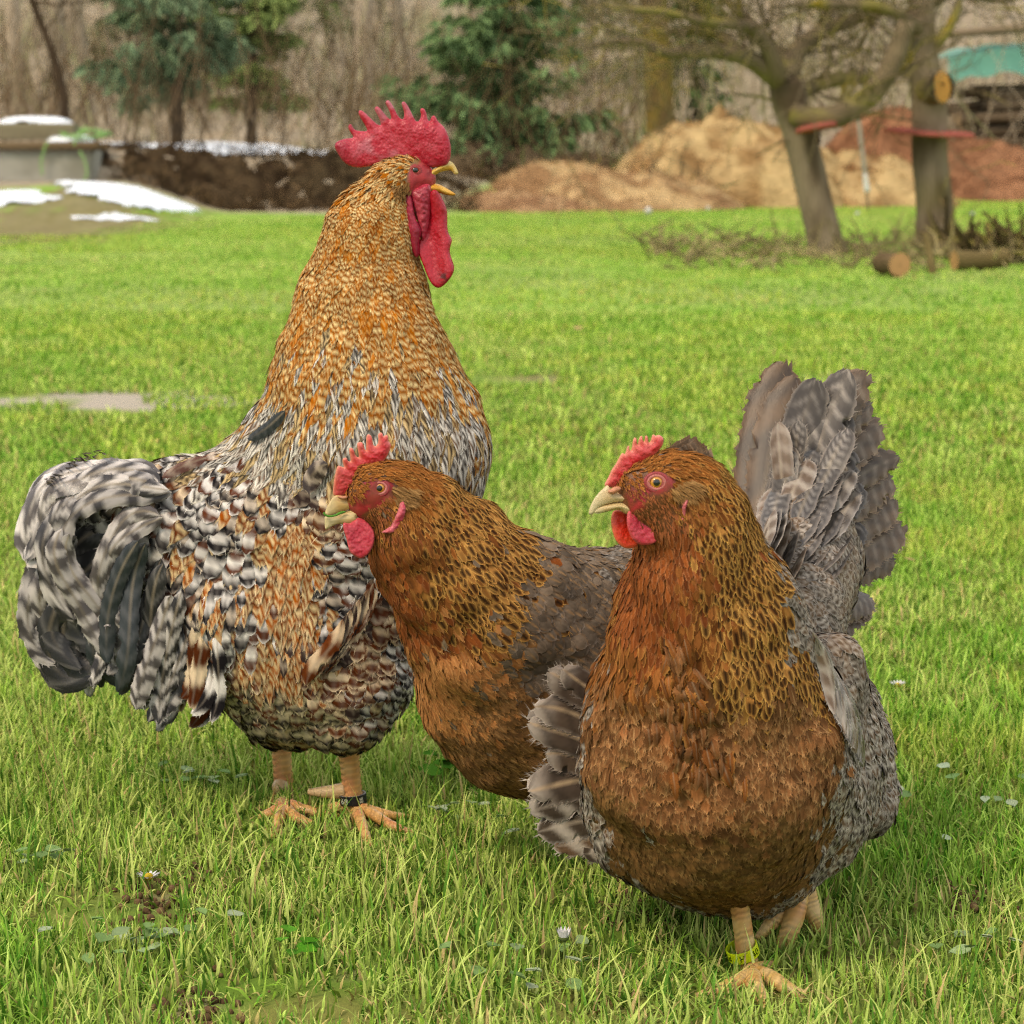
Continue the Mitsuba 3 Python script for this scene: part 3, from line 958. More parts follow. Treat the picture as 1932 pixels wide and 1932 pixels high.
def fruit_tree(label, trunk, limbs, y, scale, rng, twigs):
    """trunk and limbs as measured (x, y, depth offset, radius)."""
    key = thing('fruit_tree', label, 'tree', None)
    P = lambda q: np.array([at(a, b, y + c) for a, b, c, r in q])
    R = lambda q: [r * y / FOCAL for *_, r in q]
    pt = P(trunk)
    pt[0, 2] = terrain(pt[0, 0], pt[0, 1]) - .05
    v, f = rough_trunk(pt, R(trunk), seed=int(y * 10))
    put('trunk', (v, f), 'bark', smooth=True, color=bark(v), parent=key)
    lines = []
    for i, l in enumerate(limbs):
        p, r = P(l), R(l)
        v, f = limb(p, r, i + 3)
        put('branch', (v, f), 'bark', smooth=True, color=lichen(v), parent=key)
        q = spline(np.column_stack([p, r]), 30)
        for k in range(twigs):
            j = rng.integers(6, 30)
            sx, sy = (lambda o: (966 + FOCAL * (o @ RIGHT) / (o @ FWD), 966 - FOCAL * (o @ UP) / (o @ FWD)))(q[j, :3] - EYE)
            if sx > 1600 and sy > 40:
                continue
            d = unit(np.gradient(q[:, :3], axis=0)[j]) * .6 + rng.normal(0, .8, 3) + np.array([0, 0, .35])
            branchy(rng, lines, q[j, :3], d, max(q[j, 3] * .2, .006), rng.uniform(.4, .95), 2, .02, (2, 4), .8, .62, .22, minr=.0036)
    tw = Pile()
    tubes(lines, tw, lambda v, i: lichen(v))
    tw.put('twigs', 'matte', parent=key, kind='stuff')
    return key


rt = np.random.default_rng(71)
tree_a = fruit_tree('leaning old fruit tree with lichen covered limbs, left of the two trunks',
    [(1562, 478, 0, 37), (1548, 420, 0, 32), (1528, 330, 0, 31), (1508, 250, 0, 31), (1492, 190, 0, 34), (1482, 150, 0, 30)],
    [[(1485, 165, 0, 24), (1440, 128, -.1, 19), (1395, 104, -.2, 17), (1330, 96, -.2, 14), (1262, 100, -.2, 11), (1200, 78, -.3, 8), (1120, 88, -.4, 4)],
     [(1488, 150, 0, 22), (1500, 105, .1, 20), (1540, 66, .2, 17), (1600, 40, .2, 14), (1660, 24, .3, 10)],
     [(1500, 215, -.1, 22), (1560, 222, -.2, 22), (1630, 190, -.25, 21), (1680, 128, -.3, 19), (1700, 80, -.3, 18), (1712, 40, -.3, 15)],
     [(1500, 190, .1, 15), (1540, 160, .2, 15), (1600, 148, .2, 14), (1660, 150, .2, 11)],
     [(1482, 150, 0, 20), (1440, 70, .1, 14), (1390, 20, .2, 10), (1340, -40, .3, 7)],
     [(1470, 150, -.1, 18), (1410, 50, -.3, 13), (1330, 40, -.5, 9), (1240, 20, -.6, 6), (1150, 15, -.8, 3)],
     [(1400, 100, -.2, 12), (1330, 60, -.1, 9), (1260, 60, 0, 7), (1190, 40, .2, 4)],
     [(1530, 75, .2, 12), (1560, 20, .3, 9), (1570, -50, .3, 6)]], 15.6, 1, rt, 15)
tree_b = fruit_tree('upright old fruit tree with a sawn branch scar, right of the two trunks',
    [(1766, 474, 0, 35), (1764, 400, 0, 34), (1755, 300, 0, 34), (1752, 200, 0, 33), (1742, 120, 0, 31), (1738, 50, 0, 27), (1740, -60, 0, 22), (1742, -200, .1, 16)],
    [[(1738, 70, 0, 16), (1700, 30, -.2, 12), (1640, 10, -.3, 10), (1560, 8, -.4, 8), (1480, 12, -.5, 4)],
     [(1748, 100, 0, 14), (1785, 60, -.1, 9), (1805, 20, -.1, 8), (1815, -40, -.1, 5)],
     [(1742, 20, 0, 16), (1800, -20, 0, 12), (1880, 0, .1, 7), (1940, -10, .1, 4)],
     [(1740, -40, 0, 16), (1680, -80, .2, 12), (1600, -110, .3, 8)],
     [(1742, -80, 0, 14), (1800, -160, .2, 9), (1860, -220, .3, 5)]], 15.8, 1, rt, 7)
# the sawn scar
c = at(1778, 164, 15.62)
nrm = unit([.42, -.88, .12])
p0 = at(1752, 172, 15.76)
v, f, _ = tube([p0, (p0 + c) / 2, c], [.10, .095, .092], 20, n=8, cap=False)
stub = put('branch_stub', (v, f), 'bark', smooth=True, color=lichen(v), parent=tree_b)
a = np.linspace(0, 2 * np.pi, 28, endpoint=False)
s1 = unit(np.cross(nrm, [0, 0, 1.]))
s2 = np.cross(s1, nrm)
rr = np.linspace(0, 1, 9)
v = np.array([c + nrm * (.004 - .004 * r ** 4) + .096 * r * (np.cos(t) * s1 * .62 + np.sin(t) * s2 * 1.02) for r in rr for t in a])
rad = np.repeat(rr, 28)
col = blend3(K(226, 170, 92) + 0 * v, K(196, 132, 66), (.5 + .5 * np.sin(rad * 34)) * .5)
col = blend3(col, K(60, 40, 26), np.exp(-((v - c - nrm * .003 - s2 * .015) ** 2).sum(1) / .016 ** 2))
put('sawn_face', (v, grid_faces(9, 28, True)), 'matte', smooth=True, color=col, parent=tree_b, label='pale orange sawn branch face with growth rings')


def disc(key, label, c, r, t, tilt, holder=None):
    k = thing(key, label, 'disc')
    n = unit(tilt)
    s1 = unit(np.cross(n, [0, 1., 0]))
    s2 = np.cross(n, s1)
    a = np.linspace(0, 2 * np.pi, 40, endpoint=False)
    prof = [(0, t / 2), (r * .9, t / 2), (r, t * .2), (r, -t * .3), (r * .94, -t / 2), (0, -t / 2)]
    v = np.array([c + n * z + q * (np.cos(x) * s1 + np.sin(x) * s2) for q, z in prof for x in a])
    put('plate', (v, grid_faces(6, 40, True)[:, ::-1]), 'matte', smooth=False, color=K(196, 112, 98) * (.85 + .3 * meshkit.noise(v * 20))[:, None], parent=k)
    put('mounting', tube([c - n * .02, c - n * .10], [.02, .016], 10, n=4)[:2], 'matte', smooth=True, color=np.broadcast_to(K(92, 74, 56), (42, 3)), parent=k)


disc('garden_disc', 'faded red disc hung tilted on the leaning left fruit tree', at(1540, 241, 15.35), .128, .03, (-.17, .1, 1))
disc('garden_disc', 'faded red ring disc round the upright right fruit tree trunk', at(1752, 250, 15.8), .285, .03, (.06, -.05, 1))


# a forest of bare stems on the slope, one thing each
def make_bare(rng, r, h, colour, low):
    pts = [np.array([0, 0, -.2])]
    d = unit([rng.normal(0, .04), rng.normal(0, .04), 1])
    for k in range(6):
        d = unit(d + rng.normal(0, .035, 3))
        pts.append(pts[-1] + d * h / 6)
    pts = np.array(pts)
    v, f = rough_trunk(pts, np.linspace(r, r * .3, 7), 9, 16, int(rng.integers(50)), .2)
    m = meshkit.fbm(v * np.array([4, 4, 1.2]), 3, 4)
    trunk = mikit.ply((v, f), 'matte', smooth=True, color=np.clip(np.asarray(colour) * (.65 + .7 * m)[:, None], 0, 1))
    lines = []
    for k in range(13):
        i = rng.uniform(low, 1) * 6
        p = pts[int(min(i, 5))] * (1 - i % 1) + pts[int(min(i, 5)) + 1] * (i % 1)
        a = rng.uniform(0, 6.28)
        branchy(rng, lines, p, [math.cos(a), math.sin(a), rng.uniform(.1, 1.0)], r * rng.uniform(.15, .32), rng.uniform(.6, 1.6), 2, .0, (2, 4), .7, .65, .2, minr=.004)
    p = Pile()
    tubes(lines, p, lambda v, i: np.asarray(colour) * (.75 + .6 * meshkit.noise(v * 3)[:, None]))
    m, c = p.get()
    return trunk, mikit.ply(m, 'matte', smooth=True, color=np.clip(c, 0, 1))


rf = np.random.default_rng(301)
browns = [K(196, 180, 156), K(172, 158, 136), K(212, 196, 170), K(156, 144, 124)]
spots = []
for k in range(900):
    y = rf.uniform(35, 78)
    x = rf.uniform(-.29, .29) * y
    if all(abs(x / y - a / b) * 60 + abs(y - b) * .06 > .62 for a, b in spots) and not (y < 42 and x > .2):
        spots.append((x, y))
protos = [make_bare(rf, rf.uniform(.07, .19), rf.uniform(8, 11), browns[k % 4], .12) for k in range(12)]
for k, (x, y) in enumerate(spots[:66]):
    key = thing('bare_tree', 'leafless tree with a grey brown stem in the wood on the slope', 'tree', 'bare trees in the wood behind the meadow')
    s_ = rf.uniform(.8, 1.25)
    m = T().translate([x, y, float(terrain(x, y))]).rotate([rf.normal(), rf.normal(), 0], float(rf.normal(0, 4))).rotate([0, 0, 1], float(rf.uniform(0, 360))).scale([s_, s_, s_ * rf.uniform(.85, 1.1)])
    for part, shape in zip(('trunk', 'branches'), protos[k % 12]):
        scene[key + '__' + part] = {**shape, 'to_world': m}
    labels[key + '__branches'] = {'kind': 'stuff'}
# stems that stand out at the wood's edge
key = thing('bare_tree', 'dark slender curved tree standing alone behind the concrete trough at far left', 'tree')
q = np.array([at(124, 262, 27.5), at(122, 200, 27.5), at(108, 130, 27.5), at(84, 60, 27.5), at(60, 0, 27.5), at(30, -90, 27.5)])
q[0, 2] = terrain(q[0, 0], q[0, 1]) - .1
v, f = rough_trunk(q, [.052, .046, .042, .038, .034, .026], 10, 24, 3)
put('trunk', (v, f), 'bark', smooth=True, color=K(82, 68, 54) * (.7 + .6 * meshkit.noise(v * 5))[:, None], parent=key)
lines = []
for k in range(9):
    branchy(rf, lines, q[rf.integers(2, 6)], rf.normal(0, 1, 3) + [0, 0, .6], .014, rf.uniform(.5, 1.2), 2, 0, (2, 4), .7, .65, .2, minr=.004)
tw = Pile()
tubes(lines, tw, lambda v, i: np.broadcast_to(K(96, 80, 62), v.shape))
tw.put('branches', 'matte', parent=key, kind='stuff')
key = thing('mossy_trunk', 'broad trunk covered in yellow green moss left of the fruit trees', 'tree')
q = np.array([at(1246, 252, 33), at(1244, 170, 33), at(1240, 90, 33), at(1236, 0, 33), at(1230, -140, 33)])
q[0, 2] = terrain(q[0, 0], q[0, 1]) - .1
v, f = rough_trunk(q, [.20, .18, .175, .17, .15], 14, 24, 5)
put('trunk', (v, f), 'bark', smooth=True, color=blend3(K(146, 126, 66) + 0 * v, K(112, 94, 64), sm(.4, .7, meshkit.fbm(v * 4, 3, 3))), parent=key)


def spruce(label, x, y, h, r, col, rng, n_whorl, start, density=1.0):
    key = thing('spruce', label, 'tree')
    z = float(terrain(x, y))
    v, f, _ = tube([[x, y, z - .1], [x + .03, y, z + h * .5], [x, y, z + h]], [.10 * h / 6, .06 * h / 6, .01], 9, n=14)
    put('trunk', (v, f), 'bark', smooth=True, color=K(92, 78, 62) * (.7 + .6 * meshkit.noise(v * 6))[:, None], parent=key)
    p = Pile()
    vs, fs, cs, n0 = [], [], [], 0
    for w in range(n_whorl):
        t = start + (1 - start) * w / n_whorl
        L = r * (1 - t) ** .8 * rng.uniform(.75, 1.15) + .12
        for b in range(rng.integers(5, 8)):
            a = rng.uniform(0, 6.28)
            d = np.array([math.cos(a), math.sin(a), rng.uniform(-.35, .1)])
            base = np.array([x, y, z + h * t + rng.normal(0, .08)])
            L1 = L * rng.uniform(.6, 1.15)
            m = int(90 * density * L1 / max(r, .1)) + 14
            s = rng.random(m) ** .75
            cpt = base + d * (s * L1)[:, None] + np.array([0, 0, 1]) * (.16 * L1 * s ** 2)[:, None]
            sd = unit(np.cross(d, [0, 0, 1.]))
            side = (rng.random(m) - .5) * 2
            q = cpt + sd * (side * L1 * .36 * (1.05 - s))[:, None] + np.array([0, 0, -1]) * (rng.random(m) * .16 * L1)[:, None]
            ll = rng.uniform(.10, .22, m)
            dirv = unit(d * .7 + sd * side[:, None] * .8 + np.array([0, 0, -.55]) + rng.normal(0, .25, (m, 3)))
            wv = unit(np.cross(dirv, rng.normal(0, 1, (m, 3)))) * (ll * .17)[:, None]
            tri = np.stack([q - wv, q + wv, q + dirv * ll[:, None] + wv * .3, q + dirv * ll[:, None] - wv * .3], 1)
            vs.append(tri.reshape(-1, 3))
            fs.append((np.array([[0, 1, 2], [0, 2, 3]])[None] + (np.arange(m) * 4)[:, None, None]).reshape(-1, 3) + n0)
            c = np.asarray(col) * rng.uniform(.55, 1.5, (m, 1)) * (.8 + .5 * s)[:, None]
            cs.append(np.repeat(c, 4, 0))
            n0 += 4 * m
    put('needles', (np.vstack(vs), np.vstack(fs)), 'leafy', smooth=False, color=np.clip(np.vstack(cs), 0, 1), parent=key, kind='stuff')


rs = np.random.default_rng(88)
spruce('dark blue green spruce with bare lower stem behind the snow at left', at(328, 0, 30)[0], 30, 4.8, 1.30, K(118, 138, 104), rs, 18, .20, 1.4)
spruce('young green spruce at the wood edge between the two nearest hen heads and the heap', at(950, 0, 29)[0], 29, 4.8, 1.15, K(108, 132, 86), rs, 22, .02, 1.1)
spruce('bright mossy green young spruce right of the dark spruce', at(470, 0, 34)[0], 34, 4.6, .85, K(130, 148, 86), rs, 15, .16, 1.4)
spruce('far green spruce in the wood above the rooster', at(620, 0, 52)[0], 52, 8, 1.6, K(92, 108, 64), rs, 16, .1, .6)
spruce('far dim spruce at the left edge of the wood', at(250, 0, 47)[0], 47, 7, 1.3, K(84, 96, 62), rs, 14, .1, .6)
spruce('low spruce behind the mossy trunk and the heap', at(1310, 0, 40)[0], 40, 3.0, .9, K(84, 104, 60), rs, 12, .02, .7)
spruce('far spruce high on the slope near the picture centre', at(1110, 0, 50)[0], 50, 8, 1.7, K(82, 104, 60), rs, 16, .05, .6)


# ------------------------------------------------------------------ brushwood and undergrowth
def brush(key, label, rng, n, box, height, col, lean=.9, r=.006, cat='brushwood', cols=None):
    x0, x1, y0, y1 = box
    x, y = rng.uniform(x0, x1, n), rng.uniform(y0, y1, n)
    hh = np.array([height(a, b) for a, b in zip(x, y)])
    z = terrain(x, y) + rng.uniform(0, .5, n) * hh
    L = rng.uniform(.3, 1.2, n) * np.maximum(hh, .15) * 1.3
    d = unit(np.stack([rng.normal(0, lean, n), rng.normal(0, lean, n), np.ones(n)], -1))
    m = [np.stack([x, y, z], -1)]
    for s in range(3):
        d = unit(d + rng.normal(0, .22, (n, 3)))
        m.append(m[-1] + d * L[:, None] / 3)
    m = np.stack(m, 1)
    rad = np.linspace(r, r * .4, 4)[None] * rng.uniform(.6, 1.6, (n, 1))
    cc = (np.array(cols)[rng.integers(len(cols), size=n)] if cols is not None else np.broadcast_to(col, (n, 3))) * rng.uniform(.6, 1.35, (n, 1))
    p = Pile()
    tubes(list(zip(m, rad)), p, lambda v, i: cc[i])
    p.put(key, 'matte', smooth=True, label=label, category=cat, kind='stuff')


def lump(key, label, pts, rng, col, rough, bsdf='matte', kind='stuff', cat='heap', cols2=None, parent=None, n=(60, 40), seed=3, freq=2.0):
    """A heap: height field over an oval; pts = (cx, cy, rx, ry, h)."""
    cx, cy, rx, ry, h, rot = pts
    a = np.linspace(0, 2 * np.pi, n[0], endpoint=False)
    r = np.linspace(0, 1, n[1])
    A, R_ = np.meshgrid(a, r)
    ex = 1 + .22 * (meshkit.noise(np.stack([np.cos(A) * 2, np.sin(A) * 2, A * 0], -1), seed) - .5) * 2
    X0, Y0 = R_ * rx * ex * np.cos(A), R_ * ry * ex * np.sin(A)
    X, Y = cx + X0 * math.cos(rot) - Y0 * math.sin(rot), cy + X0 * math.sin(rot) + Y0 * math.cos(rot)
    prof = (1 - R_ ** 2.0) ** .85
    H = h * prof * (.62 + .76 * nz2(X, Y, freq * .35, seed + 1, 2)) + rough * (nz2(X, Y, freq * 2, seed, 4) - .5) * (1 - R_ ** 6) * 2 * np.minimum(1, R_ / .12)
    v = np.stack([X, Y, terrain(X, Y) + H - .03], -1).reshape(-1, 3)
    m = sm(.35, .7, nz2(X, Y, freq * 2.6, seed + 5, 4)).ravel()
    c = blend3(np.asarray(col) + 0 * v, np.asarray(cols2), m)
    c = c * (.75 + .5 * nz2(X, Y, freq * 9, seed + 8, 3).ravel())[:, None]
    return v, grid_faces(n[1], n[0], True)[:, ::-1], c


def heap(label, cat, lumps, straw_n, rng, straw_cols):
    key = thing('compost_heap', label, cat)
    allp = Pile()
    for l in lumps:
        allp.add(*l)
    m, c = allp.get()
    put('mound', m, 'matte', smooth=True, color=c, parent=key)
    v, f = m
    nrm = np.zeros_like(v)
    fn = np.cross(v[f[:, 1]] - v[f[:, 0]], v[f[:, 2]] - v[f[:, 0]])
    k = rng.choice(len(f), straw_n, p=np.linalg.norm(fn, axis=1) / np.linalg.norm(fn, axis=1).sum())
    p = v[f[k]].mean(1)
    d = unit(rng.normal(0, 1, (straw_n, 3)) * [1, 1, .5])
    L = rng.uniform(.05, .13, straw_n)
    w = unit(np.cross(d, rng.normal(0, 1, (straw_n, 3)))) * rng.uniform(.002, .005, (straw_n, 1))
    a = p - d * L[:, None] / 2 + [0, 0, .012]
    b = p + d * L[:, None] / 2 + [0, 0, .03]
    q = np.stack([a - w, a + w, b + w, b - w], 1).reshape(-1, 3)
    fc = (np.array([[0, 1, 2], [0, 2, 3]])[None] + (np.arange(straw_n) * 4)[:, None, None]).reshape(-1, 3)
    tone = c[f[k][:, 0]] * rng.uniform(.7, 1.5, (straw_n, 1))
    put('straw', (q, fc), 'leafy', smooth=False, color=np.clip(np.repeat(tone, 4, 0), 0, 1), parent=key, kind='stuff')


rh = np.random.default_rng(44)
straw1, straw2 = K(212, 182, 130), K(166, 130, 86)
heap('long heap of pale straw and manure behind the meadow, left of the fruit trees', 'heap', [
    lump('', '', (at(1400, 0, 27.6)[0], 27.6, 1.55, 1.5, .90, .1), rh, straw1, .16, cols2=straw2, seed=3, n=(90, 50)),
    lump('', '', (at(1180, 0, 26.2)[0], 26.4, 1.35, 1.2, .46, .25), rh, K(208, 176, 128), .12, cols2=K(160, 124, 88), seed=8, n=(80, 40)),
    lump('', '', (at(1010, 0, 25.6)[0], 25.4, .75, .7, .16, .3), rh, K(194, 158, 118), .06, cols2=K(160, 122, 90), seed=12),
    lump('', '', (at(1560, 0, 28.2)[0], 28.2, 1.3, 1.4, .60, -.1), rh, straw1, .14, cols2=K(140, 96, 60), seed=15, n=(80, 40)),
    lump('', '', (at(1640, 0, 27.2)[0], 27.4, 1.0, .8, .32, -.1), rh, straw1, .10, cols2=straw2, seed=19, n=(70, 36))], 9000, rh, None)
heap('red brown compost heap behind the right fruit tree', 'heap', [
    lump('', '', (at(1690, 0, 31)[0], 31, 1.1, 1.6, .82, 0), rh, K(168, 120, 88), .12, cols2=K(134, 92, 66), seed=23, n=(80, 44)),
    lump('', '', (at(1830, 0, 31.5)[0], 31.5, 1.5, 1.8, .58, 0), rh, K(166, 120, 88), .14, cols2=K(132, 92, 66), seed=27, n=(90, 44)),
    lump('', '', (at(1960, 0, 32)[0], 32, 1.4, 2.0, .32, 0), rh, K(160, 114, 84), .12, cols2=K(128, 90, 66), seed=31, n=(80, 40))], 5000, rh, None)
for i, (x, y, d, s) in enumerate(((1223, 398, 25.6, .035), (1336, 392, 26.0, .02), (1618, 402, 26.2, .02), (1730, 357, 29.0, .03), (1835, 404, 26, .02))):
    c = on_ground(x, y + 2, .03)
    m = trimesh.creation.icosphere(2, 1.0)
    v = np.array(m.vertices)
    v = v * (1 + .3 * (meshkit.noise(v * 2.2, i) - .5)[:, None]) * s
    put('pale_stone', (v + c + [0, 0, s * .3], m.faces), 'matte', smooth=True, color=np.broadcast_to(K(226, 222, 214), v.shape), label=('large whitish stone at the left foot of the straw heap', 'small whitish stone at the middle foot of the straw heap', 'small whitish stone below the marker pole', 'whitish stone beside the right fruit tree trunk', 'small pale stone at the foot of the red heap')[i], category='stone', group='white stones along the heaps')

rb = np.random.default_rng(61)
v, f, c = lump('', '', (at(430, 0, 26)[0], 25.7, 1.45, .8, .08, -.05), rb, K(92, 76, 56), .14, cols2=K(56, 44, 32), seed=41, n=(110, 40), freq=3)
key = thing('brushwood_bank', 'dark bank of dead brushwood and earth below the snow at left', 'bank')
put('earth', (v, f), 'matte', smooth=True, color=c, parent=key)
v, f, c = lump('', '', (at(690, 0, 26)[0], 25.9, 1.0, .7, .07, 0), rb, K(88, 74, 54), .14, cols2=K(54, 44, 32), seed=45, n=(90, 36), freq=3)
put('earth', (v, f), 'matte', smooth=True, color=c, parent=key)
brush('brushwood', 'dead brown twigs and stalks over the dark bank behind the rooster', rb, 1500, (at(215, 0, 25.5)[0], at(905, 0, 25.5)[0], 24.8, 26.4), lambda x, y: .04 + .15 * float(nz2(x, y, 2.2, 3, 2)) ** 1.5, K(104, 86, 64), .9, .006, cols=[K(110, 90, 66), K(80, 66, 48), K(132, 108, 78), K(64, 54, 40)])
v, f, c = lump('', '', (at(1080, 0, 28.6)[0], 28.4, 1.7, 1.1, .58, .12), rb, K(112, 96, 74), .18, cols2=K(74, 62, 46), seed=51, n=(110, 40), freq=3)
key = thing('brush_pile', 'grey brown pile of branches and garden cuttings left of the straw heap', 'pile')
put('core', (v, f), 'matte', smooth=True, color=c, parent=key)
brush('cut_branches', 'loose grey branches and cuttings lying over the pile left of the straw heap', rb, 900, (at(890, 0, 27)[0], at(1330, 0, 27.5)[0], 26.4, 29.2), lambda x, y: .34 + .10 * (x > .8), K(124, 106, 82), 1.6, .010, cols=[K(126, 108, 84), K(96, 80, 60), K(150, 132, 104), K(100, 112, 62), K(84, 72, 56)])
brush('undergrowth', 'tangle of thin bare shoots and saplings under the trees on the slope', rb, 2400, (-10.5, 10.5, 33, 52), lambda x, y: 1.4, K(140, 118, 88), .22, .008, 'undergrowth', cols=[K(206, 188, 160), K(184, 168, 142), K(218, 200, 172), K(172, 162, 126), K(190, 188, 136)])
brush('saplings', 'thin leafless shoots rising from the snowy terrace behind the bank', rb, 700, (-6.5, 1.5, 27, 33), lambda x, y: 1.2, K(120, 100, 74), .3, .006, 'undergrowth', cols=[K(126, 104, 78), K(100, 84, 62), K(146, 122, 92)])

# twigs and cut wood around the fruit trees
brush('pruned_twigs', 'pruned grey twigs scattered on the grass round the two fruit trees', rb, 460, (at(1225, 0, 14.5)[0], at(1960, 0, 14.5)[0], 13.2, 16.6), lambda x, y: .17, K(138, 122, 84), 2.0, .006, cols=[K(170, 152, 112), K(146, 130, 96), K(186, 170, 120)])
brush('branch_tangle', 'tangled mossy branches heaped beside the right fruit tree', rb, 260, (at(1800, 0, 14.8)[0], at(1990, 0, 14.8)[0], 14.3, 15.4), lambda x, y: .20, K(120, 104, 72), 1.8, .013, cols=[K(124, 106, 74), K(96, 84, 58), K(140, 128, 70)])


def log(key, label, p0, p1, r, colb, face, rng, parent=None, cat='log', group=None):
    if parent is None:
        k = thing(key, label, cat, group)
    else:
        k = parent
    v, f, q = tube([p0, (np.asarray(p0) + p1) / 2 + rng.normal(0, r * .12, 3), p1], [r, r * .97, r * .92], 12, n=8, cap=False)
    v = v + (meshkit.noise(v * 18, 4)[:, None] - .5) * r * .18
    m = meshkit.fbm(v * 9, 3, 6)
    if parent is None:
        put('bark', (v, f), 'matte', smooth=True, color=np.asarray(colb) * (.6 + .8 * m)[:, None], parent=k)
    else:
        pl = Pile()
        pl.add(v, f, np.asarray(colb) * (.6 + .8 * m)[:, None])
    faces = []
    for ring in (v[:12], v[-12:]):
        c = ring.mean(0)
        vv = np.vstack([ring, c + (ring - c) * .5, c])
        i = np.arange(12)
        ff = np.vstack([grid_faces(2, 12, True), np.stack([12 + i, 12 + (i + 1) % 12, i * 0 + 24], 1)])
        col = np.vstack([np.broadcast_to(np.asarray(face) * .85, (12, 3)), np.broadcast_to(np.asarray(face), (12, 3)), np.asarray(face)[None] * .8])
        if parent is None:
            put('sawn_end', (vv, ff), 'matte', smooth=False, color=col, parent=k)
        else:
            pl.add(vv, ff, col)
    if parent is not None:
        pl.put('log', 'matte', smooth=True, parent=parent)


rl = np.random.default_rng(19)
g0 = on_land(1698, 500, .065)
log('cut_log', 'short cut log with pale round sawn end lying in front of the right fruit tree', g0, g0 + np.array([-.06, .22, .0]), .062, K(112, 94, 70), K(212, 164, 116), rl)
for lab, a, b, r in (('thick mossy cut log lying right of the upright fruit tree', (1800, 492), (1880, 488), .055), ('lichen grey cut branch behind the mossy log at the right edge', (1850, 470), (1960, 478), .055), ('thin upright broken stake before the right fruit tree', (1760, 515), (1755, 470), .022)):
    pa, pb = on_land(*a, r), on_land(*b, r)
    if 'stake' in lab:
        pb = pa + np.array([-.03, .05, .2])
    else:
        pb = np.array([pb[0], pa[1] + .06, pa[2] + .02])
    log('cut_log', lab, pa, pb, r, K(126, 110, 74), K(196, 156, 104), rl)
# log stack with the green sheet
key = thing('log_stack', 'stacked grey firewood logs behind the compost heap at the right edge', 'log stack')
for k in range(54):
    row = k // 9
    x0 = at(1795 + 26 * row * .3, 0, 36)[0] + rl.uniform(-.1, .3)
    y = 35.4 + (k % 9) * .2 + rl.normal(0, .04)
    z = float(terrain(6.2, 35.5)) + .30 + .165 * row
    L = rl.uniform(1.6, 2.6)
    log('log', '', np.array([x0, y, z + rl.normal(0, .03)]), np.array([x0 + L, y + rl.normal(0, .15), z + .05 * L + rl.normal(0, .03)]), rl.uniform(.06, .10), K(122, 106, 86), K(180, 156, 120), rl, parent=key)
zt = float(terrain(6.2, 35.5)) + 1.50
U, V = np.meshgrid(np.linspace(0, 1, 40), np.linspace(0, 1, 22))
xa = at(1790, 0, 35.4)[0]
X = xa + U * 2.3
Yv = 35.0 + V * 2.0
Z = zt - .12 + U * .16 + .40 * sm(.0, .28, V) - .40 + .05 * (nz2(X, Yv, 3.0, 4) - .5) * 2 - .10 * (1 - sm(0, .12, U)) + .03 * np.sin(U * 23 + V * 5)
v = np.stack([X, Yv, Z + .35], -1).reshape(-1, 3)
put('tarpaulin', (v, grid_faces(22, 40)), 'satin', smooth=True, color=K(92, 150, 126) * (.85 + .3 * meshkit.fbm(v * 3, 3))[:, None], label='faded green tarpaulin spread over the log stack at the right edge', category='tarpaulin')
for k in range(4):
    a = np.array([xa - .2 + k * .3, 35.3 + k * .35, zt + .42 + .03 * k])
    log('weight_log', ('nearest', 'second', 'third', 'rearmost')[k] + ' of four weathered round logs weighing down the green tarpaulin', a, a + np.array([2.4, .1, .22]), .06, K(150, 132, 108), K(186, 160, 126), rl, group='logs on top of the tarpaulin')

# white pole
key = thing('marker_pole', 'thin leaning grey pole with white foot in front of the straw heap', 'pole')
a, b = at(1617, 205, 25.3), at(1636, 362, 25.3)
m = a * .22 + b * .78
for nm, p, q, c in (('shaft', a, m, K(176, 166, 152)), ('white_foot', m, b, K(232, 232, 228))):
    v, f, _ = tube([p, q], [.022, .024 if nm == 'shaft' else .032], 10, n=6)
    put(nm, (v, f), 'matte', smooth=True, color=np.broadcast_to(c, v.shape), parent=key)
v, f, _ = tube([b, np.array([b[0] + .02, b[1], terrain(b[0], b[1]) - .1])], [.012, .012], 8, n=4)
put('spike', (v, f), 'matte', smooth=True, color=np.broadcast_to(K(120, 100, 80), v.shape), parent=key)


# ------------------------------------------------------------------ the concrete trough at the left
def box(cx, cy, cz, sx, sy, sz, bevel=.012, rot=0):
    m = trimesh.creation.box((sx - 2 * bevel, sy - 2 * bevel, sz - 2 * bevel))
    pts = np.vstack([np.array(m.vertices) + d * bevel for d in np.array([[1, 0, 0], [-1, 0, 0], [0, 1, 0], [0, -1, 0], [0, 0, 1], [0, 0, -1.]])])
    h = trimesh.convex.convex_hull(pts)
    v = np.array(h.vertices)
    c, s = math.cos(rot), math.sin(rot)
    v = np.column_stack([v[:, 0] * c - v[:, 1] * s, v[:, 0] * s + v[:, 1] * c, v[:, 2]])
    return v + [cx, cy, cz], np.array(h.faces)


def mottled(v, c1, c2, s=6, seed=1):
    return blend3(np.asarray(c1) + 0 * v, np.asarray(c2), sm(.35, .65, meshkit.fbm(v * s, 3, seed)))


